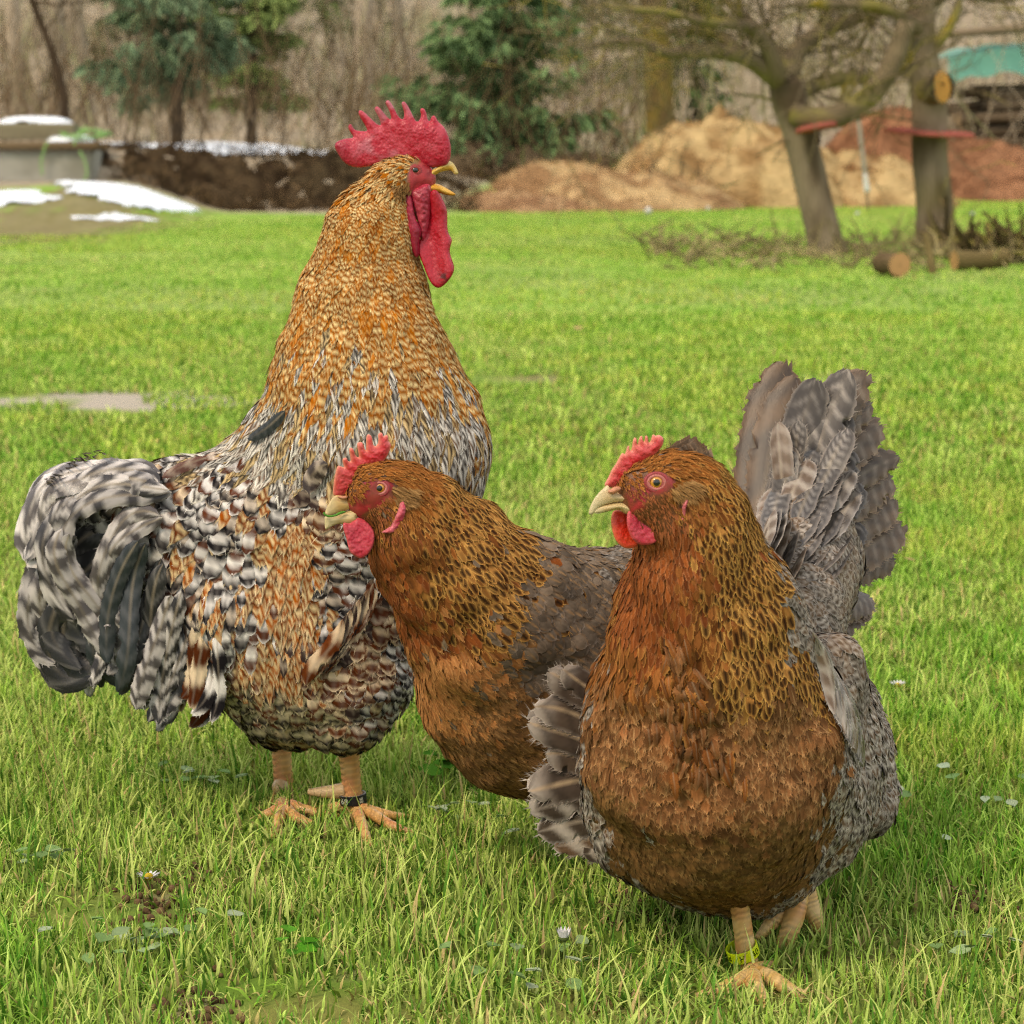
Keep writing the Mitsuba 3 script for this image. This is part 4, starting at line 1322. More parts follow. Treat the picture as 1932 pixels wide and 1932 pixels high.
key = thing('trough', 'grey concrete trough with wooden cover boards at the left edge', 'trough')
yt = 25.0
pl, pr = at(-60, 345, yt), at(172, 345, yt)
base = float(terrain(-4.5, yt)) - .05
top = at(0, 285, yt)[2]
cx = (pl[0] + pr[0]) / 2
for nm, args in (('front_wall', (cx, yt, (base + top) / 2, pr[0] - pl[0], .12, top - base)), ('side_wall', (pr[0] - .06, yt + .56, (base + top) / 2, .12, 1.0, top - base)), ('back_wall', (cx, yt + 1.12, (base + top) / 2, pr[0] - pl[0], .12, top - base))):
    m = trimesh.Trimesh(*box(*args)).subdivide_to_size(.08)
    v = np.array(m.vertices)
    put(nm, (v, np.array(m.faces)), 'matte', color=mottled(v, K(186, 184, 170), K(158, 156, 140), 4), parent=key)
for k in range(5):
    v, f = box(cx - .06 + rl.normal(0, .05), yt - .02 + k * .26, top + .05 + rl.normal(0, .008), pr[0] - pl[0] + .2, .24, .07)
    put('cover_board', (v, f), 'matte', color=mottled(v, K(120, 100, 74), K(150, 132, 106), 5, k), parent=key)
v, f = box(at(30, 262, yt)[0], yt + .3, top + .19, 1.1, .5, .16, rot=.03)
put('stone_slab', (v, f), 'matte', color=mottled(v, K(168, 158, 130), K(130, 120, 96), 5, 3), label='flat grey stone slab lying on the trough boards', category='slab')
for i, (x, w, z0, yy, d) in enumerate(((50, .72, .27, .3, .46), (105, .30, .085, .2, .40), (135, .34, .085, .1, .3))):
    X, Y_ = np.meshgrid(np.linspace(-1, 1, 24), np.linspace(-1, 1, 16))
    hh = .07 * np.clip(1 - (np.abs(X) ** 3 + np.abs(Y_) ** 3) + .4 * (nz2(X, Y_, 2, i) - .5), 0, 1) ** .5
    v = np.stack([at(x, 0, yt)[0] + X * w / 2, yt + yy + Y_ * d / 2, top + z0 + hh], -1).reshape(-1, 3)
    put('snow_cap', (v, grid_faces(16, 24)), 'matte', smooth=True, color=np.broadcast_to(lin(228, 232, 238), v.shape), label=('white cap of snow on the stone slab', 'small left snow cap on the trough boards', 'small right snow cap on the trough boards')[i], category='snow')
# green plastic hose coiled on the trough
p = []
for t in np.linspace(0, 1, 60):
    a = t * 2 * np.pi * 2.6
    p.append(np.array([at(150, 0, yt)[0] + .26 * math.cos(a) * (1 - .2 * t), yt + .15 + .22 * math.sin(a), top + .14 + .05 * t + .03 * math.sin(a * 2.3)]))
v, f, _ = tube(p, [.012, .012], 7, cap=False)
key = thing('hose', 'light green garden hose draped in loops over the trough corner', 'hose')
put('coil', (v, f), 'horn', smooth=True, color=np.broadcast_to(K(150, 196, 110), v.shape), parent=key)
for q in ([(90, 268), (82, 288), (78, 306), (80, 330)], [(150, 285), (160, 305), (164, 322), (158, 345)], [(140, 275), (150, 250), (162, 238), (150, 262)]):
    v, f, _ = tube([at(x, y, yt - .14) for x, y in q], [.011, .011], 7, n=18)
    put('loop', (v, f), 'horn', smooth=True, color=np.broadcast_to(K(150, 196, 110), v.shape), parent=key)


# ------------------------------------------------------------------ small things in the grass
def daisy(label, px, py, h, open_, rng, y=None, tilt=(0.1, -.2)):
    key = thing('daisy', label, 'flower')
    g = on_ground(px, py)
    g[2] = float(terrain(g[0], g[1]))
    top_ = g + np.array([tilt[0] * h, tilt[1] * h, h])
    v, f, _ = tube([g, (g + top_) / 2 + [.002, 0, 0], top_], [.0011, .0009, .0009], 6, n=8)
    put('stem', (v, f), 'leafy', smooth=True, color=np.broadcast_to(K(150, 170, 90), v.shape), parent=key)
    s = trimesh.creation.icosphere(2, 1.0)
    v = np.array(s.vertices) * [.0042, .0042, .0032] + top_
    put('flower_head', (v, np.array(s.faces)), 'leafy', smooth=True, color=np.broadcast_to(K(96, 110, 60) if open_ < .5 else K(222, 190, 60), v.shape), parent=key)
    p = Pile()
    for k in range(26):
        a = k / 26 * 2 * np.pi * 2 + rng.normal(0, .05)
        up = 1.0 - open_ + rng.normal(0, .06)
        d = np.array([math.cos(a) * (1 - up * .75), math.sin(a) * (1 - up * .75), .2 + up])
        d = unit(d)
        o = top_ + np.array([math.cos(a), math.sin(a), 0]) * .0034
        sd = np.array([-math.sin(a), math.cos(a), 0]) * .0011
        L = .0085
        vv = [o - sd * .6, o + sd * .6, o + d * L * .6 + sd, o + d * L * .6 - sd, o + d * L]
        p.add(vv, [[0, 1, 2], [0, 2, 3], [3, 2, 4]], K(236, 232, 232) * 1.1)
    p.put('petals', 'leafy', smooth=False, parent=key, kind='stuff')


rd = np.random.default_rng(7)
daisy('half closed white daisy standing in the grass left of the front hen', 1056, 1836, .032, .15, rd)
daisy('small white daisy low in the grass at lower left', 279, 1676, .012, .9, rd)
daisy('tiny white daisy in the meadow right of the front hen flank', 1690, 1316, .016, .7, rd)


def leaf_patch(key, label, px, py, n, spread_, size, rng, cols, cat='weed'):
    g = on_ground(px, py)
    p = Pile()
    for k in range(n):
        c = g[:2] + rng.normal(0, spread_, 2)
        a = rng.uniform(0, 6.28)
        d = np.array([math.cos(a), math.sin(a), rng.uniform(-.1, .35)])
        s = np.array([-math.sin(a), math.cos(a), rng.uniform(-.3, .3)])
        L, Wd = size * rng.uniform(.7, 1.4), size * rng.uniform(.35, .55)
        z = float(terrain(*c)) + rng.uniform(.012, .03)
        t = np.linspace(0, 1, 7)
        w = np.sin(np.pi * np.clip(t, .02, 1) ** .8) * Wd
        cen = np.array([c[0], c[1], z]) + d * (t * L)[:, None] + np.array([0, 0, -.4]) * (t ** 2 * L * .4)[:, None]
        v = np.stack([cen - s * w[:, None], cen + [0, 0, -.002], cen + s * w[:, None]], 1)
        col = np.asarray(cols[rng.integers(len(cols))]) * rng.uniform(.8, 1.2)
        p.add(v.reshape(-1, 3), grid_faces(7, 3), col)
    p.put(key, 'leafy', smooth=True, label=label, category=cat, kind='stuff')


silver = [K(156, 178, 126), K(132, 162, 98), K(182, 196, 158)]
for lab, x, y, n, s in (('pale grey green weed leaves in the grass at lower left', 300, 1800, 26, .030), ('pale weed leaves beside the left rooster leg', 380, 1490, 10, .02), ('pale flat leaves between rooster legs and middle hen', 930, 1545, 14, .035), ('small pale leaves near the left edge of the lawn', 90, 1640, 8, .02),
                       ('pale leaves in the grass under the front hen daisy', 985, 1850, 12, .03), ('pale weed leaves at the right edge of the lawn', 1915, 1820, 14, .04), ('pale round leaves on the lawn right of the front hen', 1760, 1540, 14, .06)):
    leaf_patch('weed_leaves', lab, x, y, n, s, .014, rd, silver)
leaf_patch('dark_weed', 'dark green broad leaved weed between the rooster and the front hen', 860, 1480, 16, .03, .022, rd, [K(72, 118, 36), K(88, 136, 44)])
leaf_patch('dark_weed', 'dark green broad weed leaves low at the bottom left', 540, 1830, 6, .012, .015, rd, [K(80, 140, 36), K(96, 156, 50)])
for lab, x, y in (('crumbly brown soil clods at the lower left of the lawn', 330, 1706), ('brown soil clods and dead stalks left of the front hen leg', 1238, 1702), ('brown soil crumbs at the bottom edge left', 330, 1910), ('dark soil crumbs beside the rooster foot', 600, 1536), ('dark soil crumbs near the right edge of the lawn', 1850, 1700)):
    g = on_ground(x, y)
    p = Pile()
    for k in range(110):
        m = trimesh.creation.icosphere(1, 1.0)
        v = np.array(m.vertices)
        v = v * (1 + .5 * (meshkit.noise(v * 1.7 + k, k) - .5)[:, None]) * rd.uniform(.001, .0042)
        o = g + np.append(rd.normal(0, 1, 2) * [.026, .05], rd.uniform(.0, .004))
        p.add(v + o, np.array(m.faces), K(124, 98, 72) * rd.uniform(.5, 1.3))
    p.put('soil_clods', 'matte', smooth=True, label=lab, category='soil', kind='stuff')
for lab, x, y in (('dry fallen leaf on the meadow left of the front hen comb', 1096, 833), ('pale fallen leaf on the meadow right of the tail', 1705, 1078), ('small dry leaf far out on the meadow', 1092, 626), ('brown fallen leaf on the meadow near the right edge', 1690, 668)):
    leaf_patch('fallen_leaf', lab, x, y, 1, .001, .03 * on_ground(x, y)[1] / 5, rd, [K(206, 170, 124)], 'leaf')
# ------------------------------------------------------------------ birds: helpers shared by the three
def cap(x1, y1, d1, r1, x2, y2, d2, r2, lat, k):
    return (at(x1, y1, d1), at(x2, y2, d2), r1 * d1 / FOCAL, r2 * d2 / FOCAL, unit(lat), k)


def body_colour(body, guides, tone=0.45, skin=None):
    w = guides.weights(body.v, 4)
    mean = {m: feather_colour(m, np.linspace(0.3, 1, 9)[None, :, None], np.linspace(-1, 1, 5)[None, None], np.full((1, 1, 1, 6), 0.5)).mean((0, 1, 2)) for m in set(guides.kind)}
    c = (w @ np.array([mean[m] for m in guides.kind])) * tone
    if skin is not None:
        t = skin(body.v)
        nz = meshkit.fbm(body.v * 240, 3)
        red = blend3(K(196, 58, 62) + 0 * c, K(150, 30, 38), sm(0.4, 0.65, nz))
        red = blend3(red, K(214, 110, 104), sm(0.6, 0.8, meshkit.noise(body.v * 320, 4)) * 0.5)
        c = blend3(c, red, t)
    return c


def inside(pts, poly):
    """Which of the sight-line positions lie inside the polygon (bookkeeping for regions measured on the near side)."""
    return shapely.contains_xy(Polygon(poly), pts[:, 0], pts[:, 1])


def seen_at(p):
    q = p - EYE
    z = q @ FWD
    return np.column_stack([966 + FOCAL * (q @ RIGHT) / z, 966 - FOCAL * (q @ UP) / z])


def red_flesh(v, d, rng_seed, deep=(176, 22, 40), pale=(226, 88, 92), rim=None, fold=0.0):
    n1 = meshkit.fbm(v * 130, 3, rng_seed)
    n2 = meshkit.noise(v * 760, rng_seed + 3)
    c = blend3(K(*deep) + np.zeros((len(v), 3)), K(*pale), sm(0.35, 0.75, n1) * 0.55 + sm(0.6, 0.9, n2) * 0.55)
    if rim is not None:
        c = blend3(c, K(*rim), np.exp(-d / 0.0012) * 0.75)
    return c


def pimples(seed, amount=0.14, scale=620):
    return lambda p: amount * (meshkit.noise(np.column_stack([p * scale, p[:, 0] * 0]), seed) - 0.5) * 2


def eye_ball(bird, c, look, r, iris=(206, 132, 34), pupil=0.46, skin=(206, 120, 112), up=UP, squint=0.82):
    s = trimesh.creation.icosphere(4, 1.0)
    v = np.array(s.vertices)
    x = v @ look
    ang = np.arccos(np.clip(x, -1, 1))
    nz = meshkit.fbm(v * 6, 3, 2)
    col = blend3(K(*iris) + 0 * v, K(iris[0] + 36, iris[1] + 40, iris[2] + 20), nz)
    col = blend3(col, K(90, 50, 20), sm(0.80, 0.95, ang))
    col = blend3(col, K(14, 12, 12) * 0.6, 1 - sm(pupil * 0.93, pupil * 1.03, ang))
    put('eye', (c + v * r, np.array(s.faces)), 'wet', smooth=True, color=col, parent=bird)
    # lids: two arched folds of skin round the ball
    side = unit(np.cross(look, up))
    upp = np.cross(side, look)
    p = Pile()
    for ring, (rad, thick, c1) in enumerate(((1.02, 0.24, skin), (1.34, 0.26, (170, 62, 66)))):
        a = np.linspace(0, 2 * np.pi, 41)
        pts = c + r * (0.60 - 0.10 * ring) * look + r * rad * (np.cos(a)[:, None] * side + np.sin(a)[:, None] * upp * squint)
        v2, f2, _ = tube(pts, r * thick, 8, cap=False)
        col2 = K(*c1) * (0.8 + 0.4 * meshkit.noise(v2 * 700, 3))[:, None]
        p.add(v2, f2, col2)
    p.put('eyelid', 'flesh', parent=bird)


def plume(bird, name, body, guides, rng, roots, kinds, **kw):
    pile = Pile()
    lay(body, guides, roots, kinds, rng, pile, **kw)
    return pile.put(name, 'plumage', smooth=True, parent=bird, kind='stuff')


def band(bird, c, axis, face, r, h, thick, colour, texts, bsdf='horn', gap=None, textcol=(230, 230, 225), wall=K(200, 200, 196)):
    """A ring round a shank with lettering wrapped on it; texts: (string, height, angle, turned)."""
    axis = unit(axis)
    x = unit(face - axis * np.dot(face, axis))
    y = np.cross(axis, x)
    n = 64
    a = np.linspace(0, 2 * np.pi, n, endpoint=False)
    prof = [(r, -h / 2), (r + thick, -h / 2), (r + thick * 1.15, -h / 2 + thick * .4), (r + thick * 1.15, h / 2 - thick * .4), (r + thick, h / 2), (r, h / 2)]
    v = np.array([[c + axis * z + R * (np.cos(t) * x + np.sin(t) * y) for t in a] for R, z in prof + prof[:1]])
    col = np.broadcast_to(K(*colour), (len(prof) + 1, n, 3)).copy()
    col[[0, 5, 6]] = wall
    key = put('leg_band', (v.reshape(-1, 3), grid_faces(len(prof) + 1, n, True)[:, ::-1]), bsdf, smooth=False, color=col.reshape(-1, 3), parent=bird)
    p = Pile()
    R = r + thick * 1.15 + 0.00012
    for s, hh, ang, turned in texts:
        m = meshkit.text_mesh(s, hh, 0.00025, bold=True).subdivide_to_size(0.0008)
        q = np.array(m.vertices)
        lo, hi = q.min(0), q.max(0)
        q[:, :2] -= (lo[:2] + hi[:2]) / 2
        if turned:
            q = np.column_stack([-q[:, 1] * turned, q[:, 0] * turned, q[:, 2]])
        th = ang + q[:, 0] / R
        rad = R + q[:, 2]
        w = c + axis * q[:, 1:2] + rad[:, None] * (np.cos(th)[:, None] * x + np.sin(th)[:, None] * y)
        p.add(w, np.array(m.faces), K(*textcol))
    p.put('lettering', 'matte', smooth=False, parent=key)
    return key


# ------------------------------------------------------------------ the rooster
def build_rooster():
    rng = np.random.default_rng(11)
    bird = thing('rooster', 'large crowing rooster with red comb, open beak and speckled gold and grey barred plumage', 'rooster')
    Y = 2.49
    S = Y / FOCAL
    lat = np.array([0, 1.0, 0])
    c = lambda *q: cap(q[0], q[1], Y + q[6], q[2], q[3], q[4], Y + q[6], q[5], lat, q[7])
    prims = [
        c(770, 336, 40, 788, 332, 30, 0, .78),          # head
        c(735, 350, 44, 700, 440, 74, 0, .80),          # upper neck
        c(700, 440, 74, 684, 580, 112, 0, .80),
        c(684, 580, 112, 692, 720, 165, 0, .78),
        c(692, 720, 165, 705, 840, 203, 0, .72),        # hackle and breast
        c(705, 850, 205, 660, 1000, 200, 0, .74),
        c(380, 1010, 132, 620, 1010, 190, 0, .80),      # back and body
        c(470, 1150, 176, 595, 1180, 186, 0, .86),
        c(560, 1250, 150, 640, 1255, 140, 0, .92),      # belly fluff
        c(655, 1320, 88, 660, 1350, 62, -.045, .8), c(520, 1300, 88, 530, 1335, 66, .05, .8),   # thighs
        c(330, 960, 92, 205, 960, 62, 0, .62),          # tail root
        c(470, 940, 100, 560, 860, 110, 0, .7),
    ]
    body = Body(prims, 0.022, 0.0048, lumps=.0035)
    g = Guides(body, [
        # head and neck
        (812, 305, -1, -.1, 12, 6, 'gold'), (765, 305, -1, .35, 16, 7, 'gold'), (730, 340, -.7, .8, 20, 9, 'gold'), (770, 345, -.6, .8, 16, 8, 'gold'), (700, 385, -.45, 1, 26, 11, 'gold'), (745, 400, -.1, 1, 26, 11, 'gold'),
        (660, 440, -.5, 1, 36, 13, 'gold'), (710, 450, -.15, 1, 36, 12, 'gold'), (755, 460, .12, 1, 34, 11, 'gold'),
        (625, 530, -.4, 1, 46, 15, 'gold'), (680, 540, -.12, 1, 48, 14, 'gold'), (745, 550, .12, 1, 46, 14, 'gold'), (785, 560, .3, 1, 46, 14, 'gold'),
        (590, 620, -.35, 1, 60, 16, 'gold'), (660, 630, -.1, 1, 60, 16, 'gold'), (720, 640, .06, 1, 60, 16, 'gold'), (790, 640, .25, 1, 60, 16, 'gold'),
        (560, 700, -.4, 1, 72, 18, 'gold'), (620, 710, -.2, 1, 72, 17, 'pied'), (700, 710, 0, 1, 72, 17, 'gold'), (780, 710, .2, 1, 70, 17, 'pied'), (840, 700, .35, 1, 70, 17, 'gold'),
        (520, 770, -.6, 1, 84, 20, 'pied'), (590, 790, -.3, 1, 84, 19, 'pied'), (670, 790, -.05, 1, 86, 19, 'pied'), (740, 790, .08, 1, 86, 19, 'pied'), (820, 790, .2, 1, 84, 19, 'pied'), (890, 800, .3, 1, 80, 19, 'gold'),
        (470, 815, -.9, .8, 80, 21, 'pied'), (540, 850, -.5, 1, 76, 22, 'pied'), (640, 860, -.1, 1, 76, 24, 'pied'), (720, 860, 0, 1, 76, 26, 'pied'), (800, 860, .1, 1, 76, 24, 'pied'), (880, 870, .1, 1, 70, 34, 'cuckoo'), (905, 860, .1, 1, 76, 20, 'pied'),
        (850, 930, -.1, 1, 60, 34, 'cuckoo'), (780, 940, -.1, 1, 60, 30, 'cuckoo_rust'),
        # back
        (410, 860, -1, .25, 60, 30, 'pied'), (380, 880, -1, .35, 62, 36, 'cuckoo'), (320, 885, -1, .25, 70, 40, 'cuckoo_rust'), (470, 890, -.8, .7, 60, 32, 'cuckoo'), (550, 910, -.5, 1, 56, 32, 'cuckoo'), (600, 900, -.3, 1, 54, 34, 'mahogany'), (620, 940, -.1, 1, 56, 34, 'cuckoo_rust'),
        (330, 930, -.8, .6, 66, 44, 'cuckoo'), (430, 940, -.7, .8, 62, 38, 'cuckoo'), (500, 950, -.4, 1, 66, 28, 'saddle'), (560, 960, -.2, 1, 70, 20, 'saddle'), (470, 990, -.4, 1, 60, 34, 'cuckoo'),
        # saddle curtain
        (400, 1010, -.3, 1, 70, 40, 'cuckoo'), (370, 1000, -.4, 1, 74, 24, 'saddle'), (520, 1030, -.12, 1, 84, 19, 'saddle'), (580, 1020, -.05, 1, 84, 18, 'saddle'), (450, 1080, -.15, 1, 84, 19, 'saddle'), (540, 1110, -.05, 1, 88, 18, 'saddle'), (580, 1120, 0, 1, 88, 18, 'saddle'), (480, 1130, -.08, 1, 80, 30, 'cuckoo'), (415, 1100, -.12, 1, 84, 20, 'saddle'),
        (430, 1180, -.06, 1, 88, 20, 'saddle'), (500, 1200, -.04, 1, 88, 20, 'saddle'), (570, 1190, .0, 1, 88, 18, 'saddle'), (380, 1130, -.15, 1, 76, 38, 'cuckoo'), (370, 1200, -.1, 1, 76, 36, 'cuckoo_rust'), (545, 1240, 0, 1, 80, 20, 'saddle'), (440, 1250, -.02, 1, 70, 28, 'cuckoo_rust'),
        # rump and tail root
        (290, 960, -.8, .7, 80, 50, 'cuckoo'), (230, 950, -1, .5, 90, 54, 'cuckoo'), (300, 1050, -.35, 1, 92, 52, 'cuckoo'), (340, 1080, -.25, 1, 86, 46, 'mahogany'), (330, 1150, -.15, 1, 92, 46, 'cuckoo'),
        # breast and wing, belly
        (640, 1010, -.1, 1, 54, 38, 'cuckoo'), (690, 1030, -.15, 1, 54, 38, 'cuckoo'), (650, 1080, -.2, 1, 60, 42, 'cuckoo'), (720, 1110, -.25, 1, 60, 36, 'mahogany'), (630, 1170, -.2, 1, 66, 38, 'mahogany'), (700, 1180, -.3, 1, 62, 34, 'cuckoo_rust'), (760, 1200, -.2, 1, 54, 32, 'cuckoo'),
        (720, 1250, -.3, 1, 52, 34, 'cuckoo_rust'), (760, 1270, -.3, 1, 46, 30, 'cuckoo'), (640, 1280, -.2, 1, 54, 36, 'cuckoo_rust'), (560, 1310, .05, 1, 52, 38, 'cuckoo_dull'), (470, 1310, .15, 1, 56, 38, 'cuckoo_dull'), (640, 1350, -.05, 1, 48, 34, 'cuckoo_dull'), (720, 1340, -.3, 1, 46, 32, 'cuckoo'), (580, 1380, .05, 1, 46, 34, 'cuckoo_dull'), (420, 1280, .05, 1, 60, 38, 'cuckoo_dull'),
    ], S, lat, 0.12)
    zr = lambda q: [((720 + x / 4.2) / 1.17754, (200 + y / 4.2) / 1.17754) for x, y in q]
    zp = lambda x, y: zr([(x, y)])[0]
    face_poly = zr([(770, 800), (800, 740), (850, 690), (930, 640), (1000, 620), (1120, 640), (1140, 800), (1120, 960), (1040, 1000), (960, 1180), (900, 1250), (860, 1080), (800, 1000), (780, 900)])
    eye_c = body.hit(*zp(845, 750))

    def skin(v):
        q = seen_at(v)
        m = inside(q, face_poly)
        return m.astype(float) * (np.abs(v[:, 1] - Y) < 0.05)
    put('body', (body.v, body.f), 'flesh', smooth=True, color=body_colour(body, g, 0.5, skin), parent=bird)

    spacing = lambda p: 0.46 * (g.weights(p) @ g.W)
    roots = spread(body.v, body.f, spacing, rng, 90000)
    q = seen_at(roots)
    roots = roots[~inside(q, face_poly)]
    kinds = pick(g, roots, rng, 5, .007)
    streak = meshkit.noise(roots * np.array([70, 70, 12.0]), 5)
    
    q = seen_at(roots)
    low = sm(590, 800, q[:, 1] + 90 * (meshkit.noise(roots * 30, 8) - .5) - 60 * sm(820, 900, q[:, 0]))
    isneck = np.isin(kinds, ['gold', 'pied']) & (q[:, 1] > 420) & (q[:, 1] < 900)
    kinds = np.where(isneck, np.where(rng.random(len(roots)) < low, 'pied', 'gold'), kinds)
    kinds = np.where((kinds == 'gold') & (rng.random(len(roots)) < .06 + .4 * sm(.55, .8, streak)), 'amber', kinds)
    head = (roots[:, 2] > at(0, 372, Y)[2]) & (roots[:, 0] > at(640, 0, Y)[0])
    neck = ~head & (roots[:, 2] > at(0, 880, Y)[2]) & (roots[:, 0] > at(420, 0, Y)[0])
    belly = ~head & ~neck & (roots[:, 2] < at(0, 1270, Y)[2])
    tailr = ~head & ~neck & ~belly & (roots[:, 0] < at(345, 0, Y)[0])
    rest = ~(head | neck | belly | tailr)
    plume(bird, 'head_plumage', body, g, rng, roots[head], kinds[head], rows=5, cols=3, lift=.10, stand=.0006)
    plume(bird, 'neck_hackle', body, g, rng, roots[neck], kinds[neck], rows=10, cols=5, lift=.03, stray=.09, size=1.15)
    plume(bird, 'saddle_plumage', body, g, rng, roots[rest], kinds[rest], rows=10, cols=5, lift=.06, size=1.1)
    plume(bird, 'belly_plumage', body, g, rng, roots[belly], kinds[belly], rows=8, cols=7, lift=.16, fray=.3)
    plume(bird, 'tail_coverts', body, g, rng, roots[tailr], kinds[tailr], rows=10, cols=7, lift=.07)

    # comb, wattles, lobes
    n = np.array([0, -1.0, 0])
    mid = at(790, 300, Y)
    comb = zr([(1150, 690), (1185, 560), (1160, 430), (1110, 335), (1065, 292), (1030, 240), (1005, 250), (985, 290), (968, 270), (950, 200), (917, 168), (898, 185), (905, 240), (872, 295), (840, 260), (800, 180), (745, 108), (725, 122), (745, 200), (735, 272), (700, 250), (660, 180), (595, 95), (575, 110), (605, 190), (622, 272), (560, 215), (490, 152), (470, 172), (500, 240), (525, 328), (440, 270), (335, 188), (318, 205), (360, 300), (395, 378), (340, 382), (280, 365), (245, 318), (225, 332), (240, 390), (268, 440), (190, 455), (100, 505), (102, 545), (140, 620), (210, 695), (300, 722), (400, 715), (500, 690), (620, 670), (760, 660), (900, 690), (1000, 720), (1080, 715)])
    v, f, d, uv = sheet(comb, mid, n, .0052, .013, .0010, lambda p: 0.10 * (meshkit.noise(np.column_stack([p * 850, p[:, 0] * 0]), 4) - .5) * 2 + .10 * (meshkit.noise(np.column_stack([p * 240, p[:, 0] * 0]), 6) - .5),
                        bend=lambda x, y: 0.004 * np.sin(x * 38) + .0015 * np.sin(y * 90 + x * 60))
    col = red_flesh(v, d, 1, (190, 16, 46), (226, 92, 108))
    dust = sm(.48, .7, meshkit.fbm(v * 70, 3, 8)) * sm(-.02, .01, -np.abs(uv[:, 0] + .008) + .02) * .5
    col = blend3(col, K(190, 150, 160), dust * .7)
    col = blend3(col, K(120, 40, 66), sm(-.035, -.052, uv[:, 0]) * .35)
    put('comb', (v, f), 'flesh', smooth=True, color=col, parent=bird)
    wat = zr([(985, 960), (1040, 930), (1100, 1010), (1148, 1140), (1160, 1330), (1192, 1400), (1172, 1500), (1212, 1660), (1160, 1775), (1070, 1840), (1000, 1790), (920, 1610), (878, 1480), (915, 1330), (945, 1180), (955, 1060)])
    for k, off in enumerate((-.0085, .010)):
        v, f, d, uv = sheet(wat, mid + n * -off, n, .0042, .009, .0014, pimples(3 + k, .14, 800), bend=lambda x, y, o=off: np.sign(o) * -.010 * np.abs(y / .05 - .4) ** 1.3 + .0035 * np.sin(x * 190 + y * 40))
        col = red_flesh(v, d, 5 + k, (186, 14, 34), (212, 56, 74))
        spot = np.exp(-((seen_at(v) - np.array(zp(1110, 1745))) ** 2).sum(1) / 9 ** 2) * sm(.3, .5, meshkit.noise(v * 300, 2))
        col = blend3(col, K(70, 40, 40), np.clip(spot * 1.3, 0, .85)) if k == 0 else col
        put('wattle', (v, f), 'flesh', smooth=True, color=col, parent=bird)
    lobe = zr([(655, 935), (700, 960), (790, 965), (830, 1070), (862, 1210), (905, 1310), (890, 1420), (882, 1540), (862, 1560), (800, 1430), (745, 1280), (700, 1130)])
    lp = body.hit(*zp(800, 1100))
    v, f, d, uv = sheet(lobe, lp + n * .001, n, .0042, .008, .0014, pimples(9, .14, 800), bend=lambda x, y: .004 * np.sin(x * 170 + .6))
    put('ear_lobe', (v, f), 'flesh', smooth=True, color=red_flesh(v, d, 9, (150, 18, 46), (206, 60, 86)), parent=bird)
    strip = zr([(800, 960), (880, 900), (980, 880), (1000, 1000), (985, 1180), (960, 1330), (920, 1420), (880, 1300), (850, 1150)])
    v, f, d, uv = sheet(strip, lp + n * -.003, n, .009, .014, .0016, pimples(12, .2))
    put('throat_skin', (v, f), 'flesh', smooth=True, color=red_flesh(v, d, 12, (176, 40, 62), (216, 96, 110)), parent=bird)
    # beak
    for name, pts, c1, c2 in (('upper_beak', [(930, 800), (1000, 745), (1085, 690), (1160, 660), (1212, 690), (1240, 740), (1250, 782), (1215, 785), (1190, 757), (1120, 758), (1050, 785), (1000, 830), (950, 850)], (226, 176, 62), (240, 214, 140)),
                              ('lower_beak', [(930, 900), (985, 868), (1080, 884), (1190, 945), (1226, 974), (1200, 986), (1110, 972), (1060, 962), (980, 960)], (228, 160, 34), (236, 186, 80))):
        v, f, d, uv = sheet(zr(pts), mid, n, .0075, .007, .0011)
        t = sm(0, 1, (seen_at(v)[:, 0] - zp(930, 0)[0]) / 64)
        # narrower towards the point
        v[:, 1] = Y + (v[:, 1] - Y) * (1.1 - .75 * t)
        put(name, (v, f), 'horn', smooth=True, color=blend3(K(*c1) + 0 * v, K(*c2), sm(.3, .8, meshkit.fbm(v * 150, 2, 1))) * (0.85 + .3 * meshkit.noise(v * 300))[:, None], parent=bird)
    tongue = zr([(960, 900), (1000, 878), (1060, 880), (1100, 895), (1060, 905), (1000, 915)])
    v, f, d, uv = sheet(tongue, mid, n, .004, .003, .001)
    put('tongue', (v, f), 'flesh', smooth=True, color=np.broadcast_to(K(190, 100, 90), v.shape), parent=bird)
    eye_ball(bird, eye_c + np.array([0, .0022, 0]), unit([.25, -1, .05]), .0042, (120, 70, 26), .75, (170, 60, 50), squint=.7)
    # pale tuft over the ear
    er = body.project(np.array([body.hit(*zp(740 + rng.normal(0, 38), 915 + rng.normal(0, 36))) for _ in range(130)]))
    tuft = Pile()
    lay(body, g, er, np.array(['ear'] * len(er)), rng, tuft, rows=4, cols=3, lift=.3, size=.75)
    tuft.put('ear_tuft', 'plumage', parent=bird, kind='stuff')

    # tail: curling sickles, hanging coverts
    def tail(pts, width, scheme, depth, kind='rag', bsdf='sleek_plumage', **kw):
        q = np.array([at(x, y, Y + depth + (w[0] if (w := p[2:]) else 0)) for p in pts for x, y in [p[:2]]])
        face = kw.pop('face', (0, -1.0, .25))
        t = unit(np.gradient(q, axis=0))
        sd = np.cross(unit(np.array(face)), t)
        for o in ((-.27, .0012), (.27, 0)):
            q2 = q + sd * o[0] * width * S * np.linspace(.2, 1, len(q))[:, None] + np.array(face) * (o[1] + rng.uniform(0, .003)) + rng.normal(0, .0025, q.shape)
            q2[-1] = q2[-1] + t[-1] * rng.normal(0, .010)
            v, f, col = quill(q2, width * .60 * S * rng.uniform(.85, 1.15), scheme, face, rng, kind=kind, rows=34, **kw)
            put('tail_feather', (v, f), bsdf, smooth=True, color=np.clip(col, 0, 1), parent=bird)
    dome = lambda a: np.minimum(a / .12, 1) ** .5 * np.where(a > .8, np.sqrt(np.clip(1 - ((a - .8) / .205) ** 2, 0, 1)), 1)
